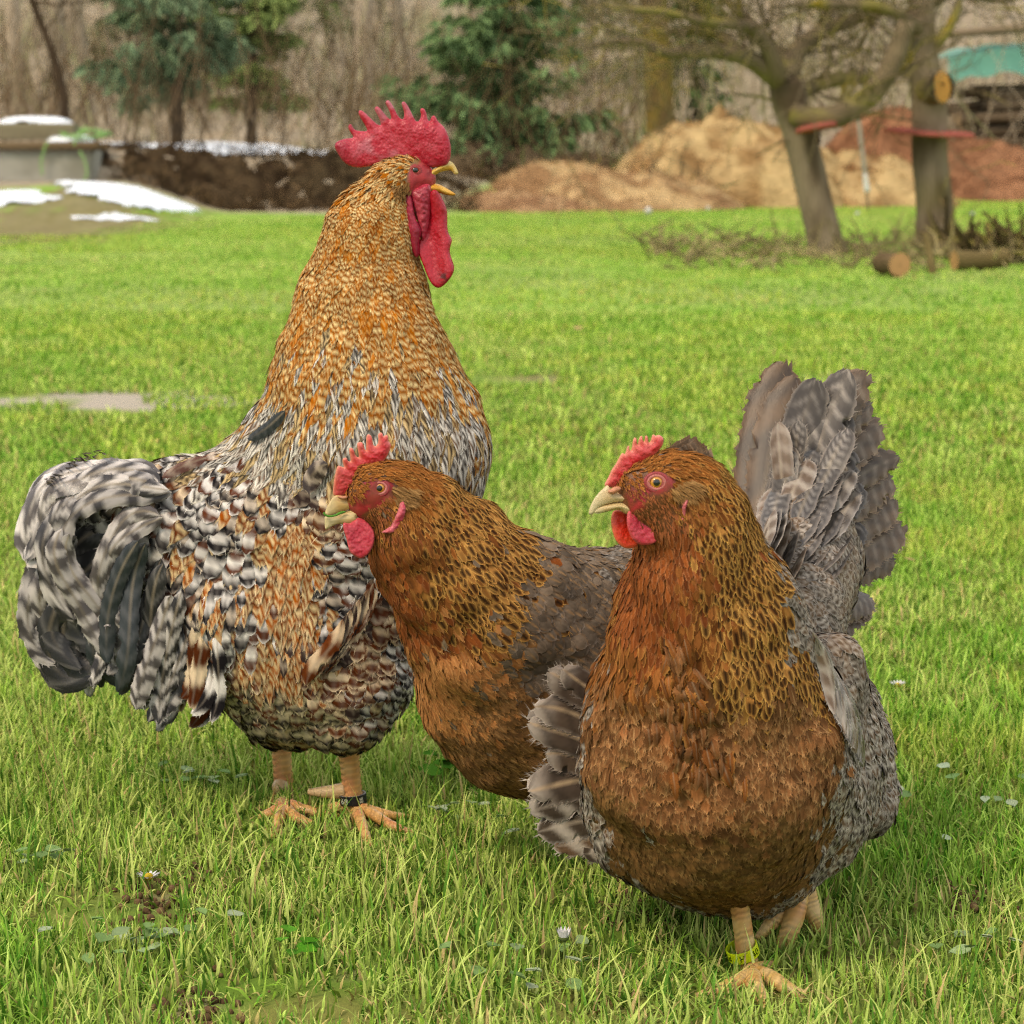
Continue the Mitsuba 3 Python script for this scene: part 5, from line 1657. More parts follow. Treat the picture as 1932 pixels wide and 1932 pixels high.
    for side in (-1, 1):
        z = side * .03
        j = lambda *pts: [(x + (rng.normal(0, 5) if side > 0 else 0), y + (rng.normal(0, 6) if side > 0 else 0)) for x, y in pts]
        # dark inner fan
        for k in range(5):
            tail(j((250, 980 + 22 * k), (180 - 6 * k, 1000 + 26 * k), (120, 1070 + 24 * k), (105 + 14 * k, 1180 + 14 * k)), 74, 'black', z * .4 + .004 * k * side, taper=dome)
        tail(j((240, 1080), (200, 1150), (190, 1210), (205, 1275)), 62, 'petrol', z * 1.2, taper=dome)
        tail(j((200, 1050), (140, 1110), (105, 1180), (120, 1250), (175, 1262)), 84, 'black', z * .9, taper=dome)
        tail(j((150, 1010), (88, 1060), (66, 1130), (78, 1200), (118, 1240)), 78, 'sickle', z * .8, taper=dome, wave=.05)
        # great curls over the top
        tail(j((300, 900), (225, 884), (150, 892), (92, 922), (62, 970), (62, 1025), (90, 1045)), 92, 'sickle', z * 1.1, taper=dome, camber=.35, face=(-.35, -.7, .75))
        tail(j((310, 925), (245, 902), (176, 910), (118, 944), (80, 995), (72, 1055)), 86, 'sickle', z * 1.5, taper=dome, camber=.35, face=(-.3, -.8, .6))
        tail(j((320, 930), (260, 925), (190, 935), (130, 962), (98, 1010), (104, 1080), (140, 1140)), 70, 'sickle', z * 1.8, taper=dome, camber=.3, face=(-.2, -.9, .4))
        tail(j((120, 1000), (122, 1060), (148, 1120), (186, 1170), (214, 1230)), 66, 'sickle', z * 2.0, taper=dome, camber=.3)
        tail(j((300, 975), (245, 985), (208, 1030), (196, 1090), (204, 1150), (226, 1190)), 60, 'sickle', z * 2.0, taper=dome, camber=.3)
        # hanging ones
        tail(j((265, 1020), (235, 1090), (222, 1170), (212, 1278)), 56, 'petrol', z * 2.2, taper=dome, camber=.3)
        tail(j((240, 1130), (225, 1190), (205, 1240), (190, 1290)), 46, 'sickle', z * 1.7, taper=dome)
        tail(j((310, 1060), (285, 1150), (268, 1230), (256, 1300)), 60, 'black', z * 1.8, taper=dome)
        tail(j((335, 1120), (312, 1200), (292, 1280), (278, 1358)), 58, 'sickle', z * 2.3, taper=dome, camber=.3)
        tail(j((370, 1150), (352, 1220), (330, 1290), (305, 1345)), 54, 'sickle', z * 2.0, taper=dome)
        tail(j((395, 1170), (382, 1240), (362, 1300), (348, 1340)), 52, 'cuckoo_rust', z * 2.5, taper=dome, bsdf='plumage')
        tail(j((420, 1180), (412, 1250), (402, 1310), (385, 1350)), 46, 'cuckoo', z * 2.5, taper=dome, bsdf='plumage')
    # ragged dark plumelets on top of the tail
    p = Pile()
    for k in range(70):
        x, y = rng.uniform(80, 205), 0
        y = 862 + .0045 * (205 - x) ** 2 + rng.normal(0, 5)
        q = [at(x, y, Y + rng.normal(0, .03)), at(x - rng.uniform(8, 22), y - rng.uniform(-4, 9), Y + rng.normal(0, .03))]
        v, f, col = quill(np.array(q), 5 * S, 'black', (0, -1, .3), rng, rows=4, cols=3, hairs=0)
        p.add(v, f, col)
    p.put('tail_plumelets', 'plumage', parent=bird, kind='stuff')
    # folded wing quills below the saddle
    for k in range(9):
        q = np.array([body.hit(x, y) + np.array([0, -.006 - .0012 * k, 0]) for x, y in ((712 - 8 * k, 1090 + 9 * k), (690 - 9 * k, 1150 + 9 * k), (650 - 8 * k, 1215 + 6 * k), (612 - 4 * k, 1262 + 3 * k))])
        v, f, col = quill(q, 30 * S, 'mahogany' if k % 2 else 'cuckoo_rust', (0, -1, .2), rng, rows=18, cols=7)
        put('wing_feather', (v, f), 'plumage', smooth=True, color=np.clip(col, 0, 1), parent=bird)
    # two stray feathers on the saddle
    for pts, sch, w in (([(540, 780), (515, 806), (470, 834)], 'petrol', 22), ([(395, 868), (350, 885), (310, 905)], 'mahogany', 20), ([(620, 880), (592, 905), (585, 935)], 'mahogany', 34)):
        q = np.array([body.hit(*a) + np.array([0, -.012, .004]) for a in pts])
        v, f, col = quill(q, w * S, sch, (0, -1, .3), rng, rows=14, cols=7, kind='lance2', fray=.03)
        put('loose_feather', (v, f), 'sleek_plumage', smooth=True, color=np.clip(col, 0, 1), parent=bird)

    # legs
    skinc = (K(222, 164, 84), K(236, 190, 126), K(224, 156, 100))
    def leg(px, top, foot, y, r0, r1):
        a, b = at(px[0], top, y), on_ground(px[1], foot, .012)
        b = at(px[1], foot, y)
        pts = [a, a * .5 + b * .5, b]
        return scaly(pts, [r0, r0 * .84, r1 * .86, r1], rng, skinc, scutes=26)
    y1, y2 = 2.56, 2.475
    for (top, bot, yy, spur_at, spur_to, toes) in (
            ((528, 1370), (538, 1526), y1, (532, 1478), (530, 1480, -.012), [((560, 1524), (600, 1534), (640, 1538)), ((530, 1535), (522, 1560), (515, 1580)), ((545, 1530), (575, 1550), (605, 1560)), ((528, 1525), (505, 1535), (488, 1542))]),
            ((655, 1390), (669, 1536), y2, (655, 1490), (582, 1494, .01), [((700, 1535), (745, 1560), (780, 1572)), ((675, 1535), (690, 1575), (700, 1598)), ((650, 1522), (618, 1525), (590, 1530)), ((690, 1528), (735, 1538), (770, 1540))])):
        a, b = at(*top, yy), at(*bot, yy)
        key = 'leg'
        v, f, col = scaly([a, a * .55 + b * .45, b], [.0122, .0100, .0100, .0098], rng, skinc, scutes=26)
        pile = Pile()
        pile.add(v, f, col)
        k = pile.put('leg', 'horn', parent=bird)
        for tp in toes:
            gz = [on_ground(x, y, z) for (x, y), z in zip(tp, (.009, .006, .002))]
            pts = [b + np.array([0, 0, -.004])] + gz
            v, f, col = scaly(pts, [.0078, .0066, .0056, .0042, .0022], rng, skinc, sides=10, n=30, scutes=18)
            put('toe', (v, f), 'horn', smooth=True, color=col, parent=k)
        s0 = at(*spur_at, yy)
        s1 = at(spur_to[0], spur_to[1], yy + spur_to[2])
        if yy == y1:
            s1 = s0 + np.array([-.002, -.020, -.001])
            rr = [.0085, .0092, .0088, .0070, .002]
        else:
            rr = [.0082, .0072, .0064, .0054, .003]
        v, f, _ = tube([s0, s0 * .5 + s1 * .5 + np.array([0, 0, -.001]), s1], [rr[0], rr[2], rr[4]], 14, n=16)
        put('spur', (v, f), 'horn', smooth=True, color=blend3(K(206, 160, 104) + 0 * v, K(232, 206, 160), meshkit.fbm(v * 120, 3)), parent=k)
    bc = at(666, 1506, y2)
    band(bird + '__leg_001' if False else bird, bc, at(655, 1390, y2) - at(669, 1536, y2), np.array([0.0, -1, 0]), .0126, .0100, .0011, (20, 20, 22),
         [('68', .0052, -.62, 0), ('EE', .0036, .72, 1)], textcol=(214, 218, 196), wall=K(214, 218, 214))
# ------------------------------------------------------------------ hens
def hen_head(bird, body, g, rng, conv, S, fwd, head_c, off, comb, upper, lower, wattle, far_wattle, lobe, eye, eye_r, skin_poly, ear_poly, nostril, beak_cols):
    """Comb, beak, wattles, lobe, eye and ear tuft of a hen; outlines measured on the head's own median plane."""
    n = unit(np.cross([0, 0, 1.0], -np.asarray(fwd)))
    if np.dot(n, EYE - head_c) < 0:
        n = -n
    zp = lambda p: conv([p])[0]
    v, f, d, uv = sheet(conv(comb), head_c, n, .0046, .012, .0009, lambda p: .12 * (meshkit.noise(np.column_stack([p * 900, p[:, 0] * 0]), 4) - .5) * 2 + .05 * np.sin(p[:, 1] * 900 + p[:, 0] * 300),
                        bend=lambda x, y: .003 * np.sin(y * 70 + 1) + .002 * np.sin(x * 110))
    put('comb', (v, f), 'flesh', smooth=True, color=red_flesh(v, d, 21, (214, 40, 50), (240, 110, 110), rim=(250, 176, 140)), parent=bird)
    if far_wattle is not None:
        v, f, d, uv = sheet(conv(far_wattle), head_c - n * off * .9, n, .0022, .006, .001, pimples(5, .2), bend=lambda x, y: -.003 * (y / .02))
        put('wattle', (v, f), 'flesh', smooth=True, color=red_flesh(v, d, 23, (236, 44, 22), (244, 84, 50), rim=(250, 150, 110)), parent=bird)
    v, f, d, uv = sheet(conv(wattle), head_c + n * off, n, .0030, .007, .001, pimples(6, .2, 700), bend=lambda x, y: -.004 * (y / .02) - .0025 * np.cos(x * 160))
    put('wattle', (v, f), 'flesh', smooth=True, color=red_flesh(v, d, 24, (200, 40, 62), (226, 92, 104), rim=(236, 110, 110)), parent=bird)
    lp = body.hit(*zp(np.mean(lobe, 0)))
    v, f, d, uv = sheet(conv(lobe), lp + n * .0028, n, .0034, .005, .0009, pimples(7, .25), bend=lambda x, y: .002 * np.sin(y * 220))
    put('ear_lobe', (v, f), 'flesh', smooth=True, color=red_flesh(v, d, 25, (206, 48, 76), (232, 120, 136), rim=(240, 150, 150)), parent=bird)
    beak = None
    for name, pts, c1, c2 in (('upper_beak', upper, *beak_cols[0]), ('lower_beak', lower, *beak_cols[1])):
        q = conv(pts)
        v, f, d, uv = sheet(q, head_c, n, .0112 if name == 'upper_beak' else .0100, .0085, .0009)
        lat = (v - head_c) @ n
        along = ((v - head_c) @ unit(fwd))
        t = sm(along.min(), along.max(), along)
        v = v - n * (lat * np.clip(.05 + t * .85, 0, .84))[:, None]
        grain = meshkit.fbm(np.column_stack([along * 60, v[:, 2] * 420, lat * 90]), 3, 4)
        col = blend3(K(*c1) + 0 * v, K(*c2), sm(.35, .75, grain))
        col = blend3(col, K(236, 224, 176), sm(.72, 1, t) * .5)
        key = put(name, (v, f), 'horn', smooth=True, color=col, parent=bird)
        beak = beak or key
    q = conv(nostril)
    v, f, d, uv = sheet(q, head_c + n * .0060, n, .0022, .004, .0008)
    put('nostril', (v, f), 'flesh', smooth=True, color=blend3(K(206, 132, 92) + 0 * v, K(226, 160, 124), meshkit.noise(v * 500)), parent=beak)
    ec = body.hit(*zp(eye))
    look = unit(n + unit(fwd) * .22 + np.array([0, 0, .06]))
    eye_ball(bird, ec - look * eye_r * .52, look, eye_r, up=UP)
    pts = []
    P = Polygon(conv(ear_poly))
    x0, y0, x1, y1 = P.bounds
    while len(pts) < 240:
        x, y = rng.uniform(x0, x1), rng.uniform(y0, y1)
        if P.contains(Point(x, y)):
            pts.append(body.hit(x, y))
    er = np.array(pts)
    tuft = Pile()
    lay(body, g, er, np.array(['ear'] * len(er)), rng, tuft, rows=4, cols=3, lift=.28, size=.9, stand=.001)
    tuft.put('ear_tuft', 'plumage', parent=bird, kind='stuff')
    return n


def hen_plumage(bird, body, g, rng, roots, kinds, zones):
    for name, sel, kw in zones:
        if sel.sum():
            plume(bird, name, body, g, rng, roots[sel], kinds[sel], **kw)


def build_middle_hen():
    rng = np.random.default_rng(23)
    bird = thing('hen', 'golden brown hen in the middle holding a green blade in its beak', 'hen')
    S = 2.2 / FOCAL
    h = unit([-.90, -.44, 0])
    lat = unit([-.44, .90, 0])
    c = lambda *q: cap(*q[:8], lat, q[8])
    hl = unit([-.30, .95, 0])
    prims = [
        cap(716, 928, 2.140, 50, 745, 935, 2.150, 56, hl, .62),
        cap(703, 950, 2.137, 25, 735, 960, 2.145, 40, hl, .66),
        c(752, 940, 2.155, 62, 785, 1000, 2.165, 100, .72),
        c(785, 1000, 2.165, 100, 865, 1085, 2.19, 132, .74),
        c(865, 1085, 2.19, 132, 935, 1165, 2.22, 178, .74),
        c(935, 1175, 2.22, 176, 1020, 1268, 2.27, 236, .74),
        c(1020, 1268, 2.27, 236, 1110, 1262, 2.34, 226, .74),
        c(1130, 1200, 2.36, 170, 1215, 1110, 2.46, 80, .7),
        c(1215, 1100, 2.46, 70, 1268, 960, 2.52, 34, .55),
    ]
    body = Body(prims, .018, .0045, lumps=.0055)
    g = Guides(body, [
        (700, 885, 1, -.15, 12, 6, 'head'), (745, 878, 1, .05, 26, 8, 'head'), (800, 893, 1, .4, 36, 10, 'head'), (850, 915, 1, .55, 44, 12, 'spangle'),
        (735, 985, .5, .9, 13, 5, 'face'), (700, 960, .6, .8, 9, 4, 'face'), (765, 985, .35, 1, 22, 8, 'head'),
        (790, 950, .8, .7, 36, 11, 'head'), (780, 1010, .45, 1, 40, 12, 'rust'), (820, 990, .7, .9, 44, 13, 'spangle'), (870, 970, .9, .7, 52, 14, 'spangle'),
        (920, 985, 1, .7, 56, 15, 'spangle'), (830, 1060, .5, 1, 52, 15, 'spangle'), (900, 1050, .8, .9, 58, 15, 'spangle'), (960, 1030, 1, .6, 60, 16, 'spangle'), (800, 1110, .35, 1, 54, 16, 'rust'),
        (870, 1130, .6, 1, 60, 16, 'spangle'), (940, 1110, .9, .8, 62, 16, 'spangle'), (850, 1190, .45, 1, 60, 17, 'rust'), (910, 1180, .7, 1, 60, 17, 'spangle'),
        (720, 1060, .2, 1, 30, 11, 'throat'), (745, 1120, .35, 1, 38, 13, 'throat'), (760, 1180, .4, 1, 44, 18, 'throat'),
        (790, 1240, .35, 1, 40, 15, 'salmon'), (840, 1260, .4, 1, 40, 16, 'salmon'), (890, 1240, .5, 1, 39, 15, 'salmon'), (800, 1310, .5, 1, 39, 15, 'salmon'), (860, 1340, .6, 1, 38, 14, 'salmon'), (850, 1390, .7, 1, 36, 14, 'brown'),
        (920, 1330, .7, .9, 36, 14, 'brown'), (900, 1430, .8, 1, 36, 14, 'brown'), (960, 1400, .9, .8, 36, 14, 'brown'), (960, 1470, 1, .8, 36, 15, 'brown'), (1000, 1500, 1, .6, 36, 15, 'brown'), (1030, 1420, 1, .6, 36, 14, 'brown'), (940, 1290, .8, .8, 36, 14, 'brown'),
        (1000, 1050, 1, .4, 40, 26, 'slate'), (1060, 1045, 1, .15, 42, 28, 'slate'), (1130, 1040, 1, .05, 42, 28, 'slate'), (1180, 1050, 1, 0, 42, 28, 'ash'), (980, 1120, 1, .6, 42, 26, 'slate'), (1050, 1110, 1, .35, 44, 28, 'slate'), (1120, 1120, 1, .3, 44, 28, 'slate'),
        (950, 1190, .9, .7, 44, 27, 'slate'), (1030, 1190, 1, .5, 44, 28, 'slate'), (1110, 1190, 1, .4, 44, 28, 'slate'), (1000, 1260, 1, .6, 44, 28, 'slate'), (1070, 1270, 1, .5, 44, 30, 'slate'), (960, 1240, .9, .7, 44, 27, 'slate'), (1100, 1340, 1, .5, 34, 15, 'brown'),
        (1250, 1000, .5, -1, 50, 34, 'ash'), (1200, 1080, .9, -.4, 46, 32, 'ash'),
    ], S, lat, .3)
    conv = lambda q: [((700 + x / 6.038) / 1.17754, (940 + y / 6.038) / 1.17754) for x, y in q]
    skin_poly = conv([(620, 800), (760, 740), (900, 740), (1070, 800), (1060, 900), (1000, 1010), (960, 1090), (760, 1150), (600, 1260), (480, 1260), (430, 1060), (560, 960)])

    def skin(v):
        q = seen_at(v)
        t = inside(q, skin_poly) * 1.0
        return t * (0.55 + .45 * sm(.4, .6, meshkit.noise(v * 200)))
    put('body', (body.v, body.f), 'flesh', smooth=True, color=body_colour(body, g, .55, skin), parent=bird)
    spacing = lambda p: .44 * (g.weights(p) @ g.W)
    roots = spread(body.v, body.f, spacing, rng, 110000)
    q = seen_at(roots)
    bare = conv([(660, 800), (780, 750), (900, 750), (1060, 810), (1000, 920), (900, 1010), (760, 1120), (640, 1100), (450, 1060), (640, 960)])
    beakp = conv([(250, 960), (500, 1040), (735, 1140), (600, 1300), (300, 1360), (100, 1300)])
    roots = roots[~(inside(q, bare) | inside(q, beakp))]
    kinds = pick(g, roots, rng)
    q = seen_at(roots)
    face = np.isin(kinds, ['face'])
    head = np.isin(kinds, ['head']) & ~face
    hackle = np.isin(kinds, ['spangle', 'rust', 'throat'])
    breast = np.isin(kinds, ['salmon', 'brown'])
    back = ~(face | head | hackle | breast)
    hen_plumage(bird, body, g, rng, roots, kinds, [
        ('face_bristles', face, dict(rows=4, cols=3, lift=.12, stand=.0004)), ('head_plumage', head, dict(rows=6, cols=3, lift=.05, stand=.0006)),
        ('neck_hackle', hackle, dict(rows=9, cols=5, lift=.05)), ('breast_plumage', breast, dict(rows=8, cols=7, lift=.06, fray=.12, hairs=24)), ('back_plumage', back, dict(rows=9, cols=7, lift=.06))])
    hc = at(705, 935, 2.140)
    hen_head(bird, body, g, rng, conv, S, unit([-.95, -.30, 0]), hc, .010,
             comb=[(270, 985), (255, 850), (268, 720), (300, 585), (322, 572), (388, 592), (366, 510), (386, 466), (430, 472), (440, 500), (470, 512), (452, 350), (476, 326), (510, 347), (540, 430), (575, 452), (556, 282), (582, 250), (625, 257), (650, 330), (667, 358), (682, 160), (715, 146), (745, 172), (765, 280), (790, 298), (825, 250), (832, 142), (860, 120), (890, 132), (902, 165), (940, 150), (970, 182), (972, 230), (1000, 270), (970, 400), (920, 490), (850, 560), (720, 600), (640, 720), (610, 850), (560, 960), (500, 1010), (390, 990)],
             upper=[(262, 975), (390, 985), (500, 1035), (620, 1075), (738, 1138), (680, 1155), (560, 1120), (450, 1155), (330, 1195), (200, 1238), (135, 1250), (150, 1150), (205, 1045)],
             lower=[(138, 1250), (250, 1240), (400, 1190), (545, 1135), (732, 1148), (640, 1195), (570, 1250), (560, 1312), (450, 1362), (330, 1352), (200, 1400), (142, 1425), (130, 1330)],
             wattle=[(390, 1340), (382, 1420), (420, 1560), (462, 1720), (560, 1800), (620, 1810), (720, 1730), (780, 1600), (792, 1480), (745, 1370), (640, 1280), (560, 1300), (470, 1350)], far_wattle=None,
             lobe=[(1165, 1040), (1202, 1060), (1192, 1250), (1140, 1400), (1050, 1472), (960, 1482), (900, 1468), (1000, 1400), (1062, 1280), (1110, 1150)],
             eye=(862, 872), eye_r=.0058, skin_poly=skin_poly, ear_poly=[(1010, 850), (1260, 830), (1250, 930), (1180, 1040), (1050, 1050)],
             nostril=[(300, 985), (360, 975), (440, 985), (420, 1015), (340, 1020)],
             beak_cols=(((214, 168, 104), (230, 190, 120)), ((216, 184, 124), (232, 206, 150))))
    # the blade of grass it is eating
    q = on_plane(conv([(118, 1195), (128, 1225), (200, 1250), (270, 1238), (340, 1205), (410, 1188)]), hc + unit([.30, -.95, 0]) * .0052, unit([-.30, .95, 0]))
    v, f, _ = tube(q, [.0008, .0010, .0009, .0009, .0012, .0006], 7, n=24)
    put('grass_blade', (v, f), 'leafy', smooth=True, color=np.broadcast_to(K(104, 156, 66), v.shape), label='short green grass blade held in the beak of the middle hen', category='grass blade')
    # tail: only its tip looks over the front hen's head
    for k in range(9):
        s = (k - 4) / 4
        a = at(1200 + 4 * s, 1090, 2.47 + .02 * s)
        b = at(1250 + 14 * s, 960, 2.51 + .045 * s)
        e = at(1306 + 26 * s, 824 + 22 * abs(s), 2.54 + .07 * s)
        v, f, col = quill([a, b, e], 92 * S, 'fan', unit([-.5, -.85, .1]), rng, rows=30, cols=9, taper=lambda a: np.minimum(a / .25, 1) ** .7 * np.where(a > .8, np.sqrt(np.clip(1 - ((a - .8) / .205) ** 2, 0, 1)), 1))
        put('tail_feather', (v, f), 'plumage', smooth=True, color=np.clip(col, 0, 1), parent=bird)
    skinc = (K(214, 156, 84), K(232, 190, 124), K(206, 128, 92))
    for x0, x1, yy in ((1215, 1225, 2.32), (1270, 1285, 2.40)):
        a, b = at(x0, 1450, yy), on_ground(x1, 270 + .672 / yy * FOCAL, .008)
        b = np.array([b[0], yy + .01, .012])
        v, f, col = scaly([a, a * .5 + b * .5, b], [.010, .0085, .0095], rng, skinc)
        k = put('leg', (v, f), 'horn', smooth=True, color=col, parent=bird)
        for ang in (-.5, 0, .5, 3.1):
            dd = np.array([h[0] * math.cos(ang) - h[1] * math.sin(ang), h[0] * math.sin(ang) + h[1] * math.cos(ang), 0])
            ln = .035 if ang > 3 else .062
            v, f, col = scaly([b, b + dd * ln * .5 + [0, 0, -.003], b + dd * ln + [0, 0, -.008]], [.0085, .0066, .003], rng, skinc, sides=10, n=24, scutes=16)
            put('toe', (v, f), 'horn', smooth=True, color=col, parent=k)


def build_front_hen():
    rng = np.random.default_rng(37)
    bird = thing('hen', 'chestnut breasted hen in front with raised grey tail and yellow band on its leg', 'hen')
    S = 2.0 / FOCAL
    lat = unit([.94, -.34, 0])
    c = lambda *q: cap(*q[:8], lat if len(q) < 10 else q[9], q[8])
    hl = unit([-.26, .965, 0])
    nl = unit([.9, -.44, 0])
    prims = [
        cap(1240, 922, 1.868, 58, 1278, 925, 1.880, 66, hl, .66),
        cap(1226, 948, 1.864, 25, 1255, 965, 1.872, 44, hl, .7),
        c(1285, 930, 1.885, 70, 1308, 1000, 1.895, 98, .9, nl),
        c(1308, 1000, 1.895, 98, 1325, 1090, 1.91, 128, .95, nl),
        c(1325, 1090, 1.91, 128, 1340, 1200, 1.94, 188, .95),
        c(1340, 1200, 1.94, 186, 1352, 1400, 1.98, 246, 1.0),
        c(1352, 1400, 1.98, 250, 1400, 1450, 2.08, 254, 1.0),
        c(1340, 1530, 1.98, 172, 1400, 1575, 2.04, 134, 1.0),
        c(1235, 1530, 2.0, 132, 1330, 1600, 2.02, 105, 1.0),
        c(1400, 1450, 2.08, 250, 1490, 1400, 2.22, 190, 1.0),
        c(1398, 1590, 2.01, 84, 1398, 1644, 2.01, 44, .9),
        c(1490, 1590, 2.10, 70, 1500, 1632, 2.11, 44, .9),
        c(1560, 1260, 2.02, 66, 1585, 1420, 2.10, 70, 1.0),
        c(1600, 1440, 2.16, 80, 1612, 1490, 2.16, 84, .9),
        c(1450, 1230, 2.12, 150, 1520, 1060, 2.26, 108, .9),
        c(1520, 1060, 2.26, 108, 1548, 930, 2.31, 74, .8),
    ]
    body = Body(prims, .018, .0045, lumps=.0055)
    g = Guides(body, [
        (1235, 872, .8, -.5, 13, 6, 'head'), (1270, 862, 1, 0, 28, 8, 'head'), (1320, 875, 1, .5, 36, 10, 'head'), (1300, 895, 1, .35, 34, 8, 'head'), (1350, 900, .8, .8, 38, 11, 'spangle'),
        (1230, 935, .5, .9, 9, 4, 'face'), (1255, 965, .5, .9, 12, 5, 'face'), (1215, 960, .7, .7, 8, 4, 'face'), (1285, 985, .3, 1, 18, 7, 'face'),
        (1325, 950, .4, 1, 38, 12, 'rust'), (1385, 950, .7, 1, 46, 14, 'spangle'), (1345, 1010, .3, 1, 44, 13, 'spangle'), (1405, 1010, .6, 1, 50, 15, 'spangle'), (1290, 1030, .05, 1, 36, 11, 'throat'),
        (1240, 1040, -.05, 1, 32, 11, 'throat'), (1215, 1090, -.1, 1, 40, 12, 'throat'), (1260, 1110, .02, 1, 46, 13, 'throat'), (1310, 1090, .1, 1, 50, 14, 'rust'), (1370, 1080, .3, 1, 54, 15, 'spangle'), (1425, 1090, .5, 1, 56, 16, 'spangle'),
        (1200, 1150, -.25, 1, 52, 15, 'throat'), (1240, 1180, -.05, 1, 56, 15, 'throat'), (1170, 1210, -.35, 1, 58, 17, 'rust'), (1130, 1250, -.4, 1, 56, 18, 'rust'), (1290, 1180, .05, 1, 58, 16, 'rust'), (1340, 1170, .15, 1, 60, 16, 'rust'), (1400, 1160, .3, 1, 60, 17, 'spangle'), (1455, 1160, .45, 1, 60, 17, 'spangle'),
        (1210, 1250, -.15, 1, 60, 18, 'rust'), (1300, 1250, .05, 1, 62, 18, 'rust'), (1370, 1240, .15, 1, 62, 18, 'spangle'), (1440, 1230, .3, 1, 62, 18, 'spangle'), (1490, 1240, .4, 1, 60, 18, 'spangle'), (1420, 1280, .2, 1, 60, 18, 'spangle'), (1520, 1270, .4, 1, 56, 18, 'spangle'),
        (1260, 1310, -.02, 1, 50, 22, 'breast'), (1170, 1310, -.25, 1, 49, 20, 'breast'), (1110, 1320, -.4, 1, 45, 19, 'breast'), (1340, 1320, .05, 1, 50, 22, 'breast'), (1420, 1330, .1, 1, 47, 20, 'breast'), (1500, 1320, .25, 1, 44, 19, 'breast'),
        (1290, 1370, 0, 1, 52, 22, 'breast_pale'), (1310, 1440, .05, 1, 55, 24, 'breast_pale'), (1220, 1400, -.1, 1, 50, 22, 'breast'), (1150, 1400, -.25, 1, 47, 22, 'breast'), (1400, 1420, .1, 1, 47, 22, 'breast'), (1480, 1400, .2, 1, 45, 22, 'breast'), (1550, 1380, .25, 1, 42, 18, 'breast'),
        (1230, 1490, -.05, 1, 47, 22, 'breast'), (1150, 1490, -.2, 1, 44, 20, 'olive'), (1330, 1500, .05, 1, 50, 24, 'breast'), (1420, 1500, .1, 1, 47, 22, 'breast'), (1500, 1480, .1, 1, 44, 20, 'breast'),
        (1250, 1580, .05, 1, 45, 22, 'olive'), (1180, 1570, .1, 1, 44, 19, 'olive'), (1340, 1590, .1, 1, 47, 24, 'olive'), (1430, 1580, .05, 1, 45, 22, 'olive'), (1500, 1560, -.05, 1, 44, 18, 'olive'), (1370, 1670, .35, .9, 55, 18, 'olive'), (1280, 1640, .5, .85, 50, 17, 'olive'), (1470, 1650, -.1, 1, 44, 15, 'olive'),
        (1080, 1400, -.5, .8, 55, 42, 'ash_fluff'), (1090, 1500, -.5, .7, 55, 42, 'ash_fluff'), (1120, 1560, -.3, .9, 55, 42, 'ash_fluff'), (1080, 1340, -.6, .7, 50, 34, 'smoke'), (1090, 1285, -.4, .9, 46, 30, 'ash'),
        (1560, 1240, .3, 1, 62, 28, 'ash'), (1580, 1300, .15, 1, 66, 30, 'ash'), (1600, 1380, .1, 1, 60, 30, 'ash'), (1540, 1180, .3, 1, 56, 28, 'ash'), (1600, 1420, .1, 1, 57, 35, 'ash_fluff'), (1650, 1440, .2, 1, 53, 35, 'ash_fluff'), (1620, 1500, 0, 1, 53, 35, 'ash_fluff'), (1670, 1500, -.05, 1, 53, 35, 'ash_fluff'), (1600, 1540, -.2, 1, 55, 35, 'ash_fluff'), (1560, 1560, -.2, 1, 40, 16, 'olive'),
        (1480, 1120, .7, -.3, 52, 34, 'ash'), (1460, 1040, .6, -.6, 56, 38, 'ash'), (1520, 1080, .6, -.4, 56, 38, 'ash'), (1500, 980, .5, -.85, 62, 42, 'ash'), (1560, 1000, .5, -.7, 60, 40, 'ash'), (1540, 1140, .8, .1, 50, 32, 'ash'), (1560, 920, .35, -1, 62, 42, 'ash'), (1500, 1180, .7, .4, 50, 30, 'ash'),
    ], S)
    conv = lambda q: [((1290 + x / 6.441) / 1.17754, (940 + y / 6.441) / 1.17754) for x, y in q]
    skin_poly = conv([(620, 980), (800, 900), (930, 760), (1100, 690), (1300, 760), (1330, 860), (1230, 960), (1150, 1020), (900, 1090), (920, 1190), (860, 1300), (700, 1250), (640, 1050)])

    def skin(v):
        q = seen_at(v)
        return inside(q, skin_poly) * (0.5 + .5 * sm(.4, .6, meshkit.noise(v * 220, 6)))
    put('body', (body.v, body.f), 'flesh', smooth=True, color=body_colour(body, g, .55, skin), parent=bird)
    spacing = lambda p: .44 * (g.weights(p) @ g.W)
    roots = spread(body.v, body.f, spacing, rng, 130000)
    q = seen_at(roots)
    bare = conv([(940, 770), (1100, 700), (1290, 760), (1310, 850), (1200, 960), (1080, 1010), (960, 990), (900, 880)])
    beakp = conv([(380, 890), (620, 900), (700, 1040), (900, 1160), (700, 1260), (300, 1290), (100, 1320)])
    roots = roots[~(inside(q, bare) | inside(q, beakp))]
    kinds = pick(g, roots, rng, 6)
    face = np.isin(kinds, ['face'])
    head = np.isin(kinds, ['head'])
    hackle = np.isin(kinds, ['spangle', 'rust', 'throat'])
    breast = np.isin(kinds, ['breast', 'breast_pale'])
    belly = np.isin(kinds, ['olive'])
    side = np.isin(kinds, ['ash_fluff', 'smoke'])
    back = np.isin(kinds, ['ash'])
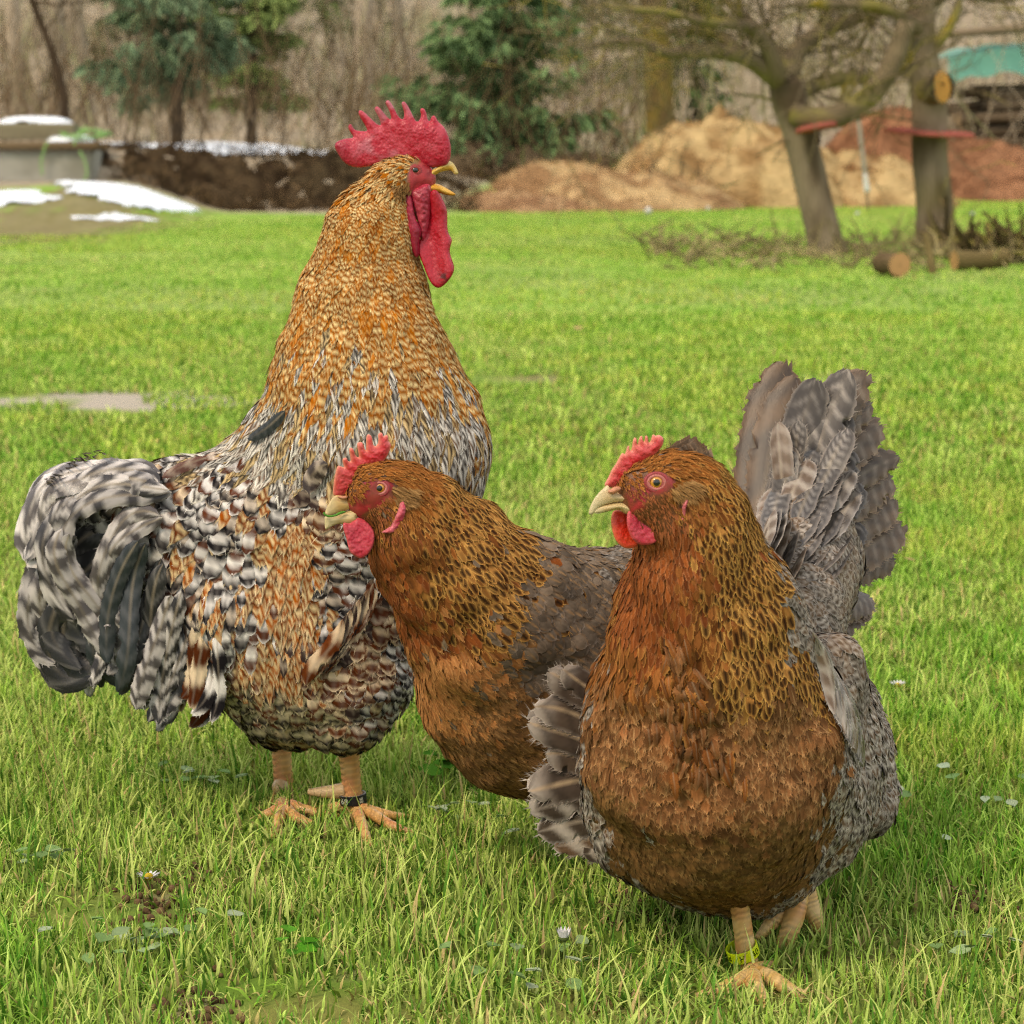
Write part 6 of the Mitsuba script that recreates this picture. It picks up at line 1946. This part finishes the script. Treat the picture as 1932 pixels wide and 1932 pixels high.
    hen_plumage(bird, body, g, rng, roots, kinds, [
        ('face_bristles', face, dict(rows=4, cols=3, lift=.12, stand=.0004)), ('head_plumage', head, dict(rows=7, cols=3, lift=.05, stand=.0006)),
        ('neck_hackle', hackle, dict(rows=9, cols=5, lift=.06)), ('breast_plumage', breast, dict(rows=9, cols=9, lift=.07, fray=.12, stray=.24, hairs=34)), ('belly_plumage', belly, dict(rows=9, cols=9, lift=.07, fray=.15, stray=.26, hairs=34)),
        ('flank_fluff', side, dict(rows=9, cols=7, lift=.10, fray=.25, hairs=14)), ('back_plumage', back, dict(rows=10, cols=7, lift=.06))])
    hc = at(1215, 930, 1.868)
    fwd = unit([-.965, -.26, 0])
    n = hen_head(bird, body, g, rng, conv, S, fwd, hc, .0085,
                 comb=[(360, 900), (400, 800), (450, 680), (520, 560), (590, 430), (610, 430), (625, 442), (670, 322), (685, 325), (690, 370), (706, 388), (740, 230), (762, 200), (780, 216), (795, 298), (815, 230), (840, 178), (860, 180), (870, 230), (886, 258), (900, 182), (915, 170), (935, 190), (950, 268), (972, 250), (1000, 160), (1020, 155), (1045, 170), (1085, 158), (1130, 175), (1160, 222), (1150, 290), (1110, 360), (1060, 420), (960, 500), (880, 570), (820, 660), (770, 780), (720, 900), (620, 960), (500, 940), (420, 930)],
                 upper=[(385, 890), (440, 950), (520, 990), (640, 1020), (760, 1050), (850, 1100), (890, 1160), (870, 1186), (800, 1166), (700, 1145), (560, 1128), (400, 1158), (260, 1212), (185, 1290), (125, 1308), (117, 1280), (140, 1190), (190, 1090), (270, 985), (330, 930)],
                 lower=[(240, 1215), (400, 1155), (560, 1125), (700, 1150), (720, 1230), (660, 1300), (560, 1248), (420, 1256), (190, 1284), (195, 1250)],
                 wattle=[(730, 1235), (682, 1290), (660, 1400), (680, 1540), (740, 1660), (830, 1732), (930, 1746), (1040, 1712), (1122, 1620), (1148, 1520), (1110, 1470), (1010, 1410), (910, 1320), (830, 1255)],
                 far_wattle=[(490, 1260), (442, 1380), (450, 1530), (500, 1680), (590, 1770), (680, 1790), (800, 1750), (800, 1600), (760, 1450), (700, 1330), (600, 1260)],
                 lobe=[(1515, 1060), (1455, 1120), (1440, 1200), (1458, 1290), (1440, 1370), (1392, 1440), (1412, 1490), (1442, 1440), (1500, 1360), (1506, 1270), (1500, 1200), (1525, 1130)],
                 eye=(1083, 848), eye_r=.0060, skin_poly=skin_poly, ear_poly=[(1260, 960), (1340, 850), (1500, 800), (1600, 880), (1540, 980), (1420, 1060), (1290, 1040)],
                 nostril=[(390, 985), (440, 935), (530, 903), (585, 938), (525, 990), (450, 1018)],
                 beak_cols=(((222, 190, 140), (232, 206, 160)), ((214, 180, 120), (230, 204, 150))))
    # tail fan
    def tail(p0, p1, p2, y0, y1, y2, width, scheme, face=(-.35, -.9, .2), **kw):
        v, f, col = quill([at(*p0, y0), at(*p1, y1), at(*p2, y2)], width * S * 1.12, scheme, unit(face), rng, rows=60, cols=11, taper=lambda a: np.minimum(a / .25, 1) ** .7 * np.where(a > .78, np.sqrt(np.clip(1 - ((a - .78) / .225) ** 2, 0, 1)), 1), **kw)
        put('tail_feather', (v, f), 'sleek_plumage', smooth=True, color=np.clip(col, 0, 1), parent=bird)
    tail((1430, 1060), (1432, 860), (1482, 682), 2.34, 2.40, 2.44, 104, 'fan_brown', (-.2, -.95, .1), fray=.12)
    tail((1450, 1060), (1452, 870), (1500, 712), 2.335, 2.385, 2.42, 90, 'fan_brown', (-.2, -.95, .1), fray=.12)
    right = [((1545, 1170), (1590, 1180), (1612, 1150), 76), ((1540, 1150), (1600, 1150), (1648, 1128), 84), ((1535, 1110), (1610, 1090), (1690, 1042), 78), ((1530, 1070), (1620, 1040), (1706, 992), 76), ((1525, 1040), (1615, 1000), (1700, 945), 74), ((1520, 1010), (1610, 950), (1692, 905), 72), ((1515, 1000), (1600, 910), (1686, 856), 72), ((1510, 990), (1590, 870), (1672, 800), 76), ((1505, 985), (1575, 830), (1648, 752), 80), ((1500, 985), (1560, 810), (1628, 716), 84)]
    for k, (a, b, e, w) in enumerate(right):
        e = (e[0] + rng.normal(0, 9), e[1] + rng.normal(0, 9))
        b = (b[0] + rng.normal(0, 5), b[1] + rng.normal(0, 5))
        w = w * rng.uniform(.8, 1.12)
        tail(a, b, e, 2.33, 2.355 - .002 * k, 2.385 - .003 * k, w, 'fan', (-.35 + .03 * k, -.9, .15), fray=.15, camber=.10 + .1 * rng.random(), hairs=140)
    # shorter second row with barred coverts in front
    cov = [((1530, 1140), (1575, 1110), (1600, 1060), 66), ((1525, 1090), (1580, 1040), (1615, 985), 70), ((1520, 1060), (1575, 980), (1618, 910), 72), ((1510, 1030), (1560, 930), (1604, 850), 74), ((1500, 1010), (1548, 880), (1596, 782), 80), ((1495, 1000), (1535, 850), (1598, 698), 92), ((1480, 1000), (1508, 860), (1560, 742), 84), ((1465, 1000), (1482, 900), (1520, 800), 78), ((1470, 1000), (1492, 860), (1540, 716), 88)]
    for k, (a, b, e, w) in enumerate(cov):
        tail(a, b, e, 2.29, 2.30 + .002 * k, 2.325, w, 'fan_barred', (-.45, -.85, .3), fray=.08, camber=.22)
    for k in range(34):
        x, y = 1436 + rng.uniform(0, 110), 1130 - 230 * (k / 34) + rng.normal(0, 8)
        q = body.hit(x, y)
        t = (x - 1436) / 110
        e = np.array([x + 20 + 46 * t + rng.normal(0, 8), y - rng.uniform(80, 118)])
        e = at(e[0], e[1], 2.262 + .03 * (1130 - y) / 230 + rng.uniform(0, .006))
        m = q * .45 + e * .55 + np.array([0, -.005, 0])
        v, f, col = quill([q, m, e], rng.uniform(50, 66) * S, 'fan_barred' if k % 3 else 'ash', unit([-.45, -.85, .3]), rng, rows=18, cols=9, camber=.10, fray=.05)
        put('tail_covert', (v, f), 'sleek_plumage', smooth=True, color=np.clip(col, 0, 1), parent=bird)
    # wing tip feathers standing off on the left
    for pts, w, sch in ((((1150, 1330), (1090, 1300), (1034, 1268)), 66, 'smoke'), (((1150, 1320), (1100, 1292), (1062, 1262)), 56, 'smoke'), (((1160, 1420), (1075, 1378), (996, 1362)), 92, 'smoke'), (((1150, 1395), (1080, 1350), (1010, 1335)), 70, 'smoke'), (((1160, 1460), (1080, 1470), (998, 1492)), 84, 'smoke'), (((1150, 1500), (1080, 1505), (1000, 1530)), 76, 'ash_fluff'), (((1150, 1540), (1090, 1550), (1015, 1570)), 70, 'ash_fluff'), (((1160, 1560), (1110, 1580), (1044, 1596)), 60, 'ash_fluff'), (((1140, 1450), (1085, 1430), (1030, 1425)), 64, 'smoke'), (((1170, 1590), (1130, 1602), (1100, 1610)), 50, 'ash_fluff')):
        v, f, col = quill([at(*p, 2.02 - .004 * k + .03) for k, p in enumerate(pts)], w * S, sch, unit([.1, -1, .25]), rng, rows=26, cols=11, fray=.09, camber=.15, hairs=160)
        put('wing_feather', (v, f), 'plumage', smooth=True, color=np.clip(col, 0, 1), parent=bird)
    # right wing: long quills lying along the flank
    for k in range(12):
        x = 1540 + 5 * k
        q = np.array([body.hit(x - 18, 1190 + 9 * k) + [.004, -.006, 0], body.hit(x + 4, 1270 + 9 * k) + [.007, -.008, 0], body.hit(x + 14, 1345 + 9 * k) + [.008, -.006, 0]])
        v, f, col = quill(q, 34 * S, 'ash', unit([.6, -.8, .1]), rng, rows=18, cols=7, camber=.3)
        put('wing_feather', (v, f), 'sleek_plumage', smooth=True, color=np.clip(col, 0, 1), parent=bird)
    # crumpled crop feathers down the middle of the breast
    crop = Pile()
    for k in range(70):
        y = 1200 + 250 * (k / 70) + rng.normal(0, 10)
        x = 1262 + (y - 1200) * .20 + rng.normal(0, 16 + (y - 1200) * .08)
        p0 = body.hit(x, y)
        e = body.hit(x + rng.normal(4, 10), y + rng.uniform(34, 60)) + np.array([0, -rng.uniform(.003, .010), 0])
        v, f, col = quill([p0, (p0 + e) / 2 + [0, -.006, 0], e], rng.uniform(12, 24) * S, 'breast' if rng.random() < .6 else 'rust', unit([rng.normal(0, .5), -1, rng.normal(.2, .3)]), rng, rows=10, cols=9, fray=.3, wave=.08)
        crop.add(v, f, col)
    crop.put('crop_feathers', 'plumage', parent=bird, kind='stuff')
    # legs
    skinc = (K(228, 178, 88), K(240, 208, 146), K(226, 164, 96))
    a, b = at(1386, 1640, 2.005), at(1414, 1842, 2.0)
    v, f, col = scaly([a, a * .55 + b * .45, b], [.0088, .0078, .0080, .0094], rng, skinc, scutes=22)
    leg = put('leg', (v, f), 'horn', smooth=True, color=col, parent=bird)
    for tp, rr in (((1424, 1862), (1436, 1885), (1444, 1905)), 1.0), (((1462, 1850), (1500, 1872), (1532, 1882)), .9), (((1390, 1855), (1345, 1872), (1312, 1880)), .9), (((1420, 1830), (1450, 1822), (1470, 1820)), .8):
        tp = [p for p in tp if isinstance(p, tuple)]
        gz = [on_ground(x, y, z) for (x, y), z in zip(tp, (.007, .003, .0))]
        v, f, col = scaly([b + np.array([0, 0, -.002])] + gz, [.0090 * rr, .0074 * rr, .0056 * rr, .0026], rng, skinc, sides=12, n=34, scutes=20)
        put('toe', (v, f), 'horn', smooth=True, color=col, parent=leg)
    bc = at(1401, 1794, 2.0)
    ax = unit([-.30, -.18, .95])
    band(bird, bc, ax, np.array([-.04, -1, 0]), .0122, .0096, .0010, (236, 255, 20), [('H', .0052, -.10, 0), ('40', .0052, .84, 0), ('ZL', .0030, -1.0, 1)], textcol=(84, 104, 20), wall=K(200, 230, 40))
    # the lifted foot
    a, b = at(1500, 1600, 2.13), at(1506, 1680, 2.085)
    v, f, col = scaly([a, b], [.0105, .0115], rng, skinc, n=16, scutes=8)
    leg = put('leg', (v, f), 'horn', smooth=True, color=col, parent=bird)
    for tp, ys, rr in ((((1500, 1672), (1470, 1722), (1428, 1772)), (2.08, 2.06, 2.05), (.0100, .0086, .0074, .003)), (((1502, 1680), (1500, 1722), (1482, 1775), (1470, 1800)), (2.08, 2.055, 2.045, 2.05), (.0098, .0094, .0084, .0068, .0026)), (((1515, 1672), (1532, 1720), (1552, 1768)), (2.085, 2.075, 2.07), (.0100, .0086, .0074, .003))):
        v, f, col = scaly([at(*p, y) for p, y in zip(tp, ys)], list(rr), rng, skinc, sides=12, n=30, scutes=16)
        put('toe', (v, f), 'horn', smooth=True, color=col, parent=leg)
# ------------------------------------------------------------------ the three birds
build_rooster()
build_middle_hen()
build_front_hen()
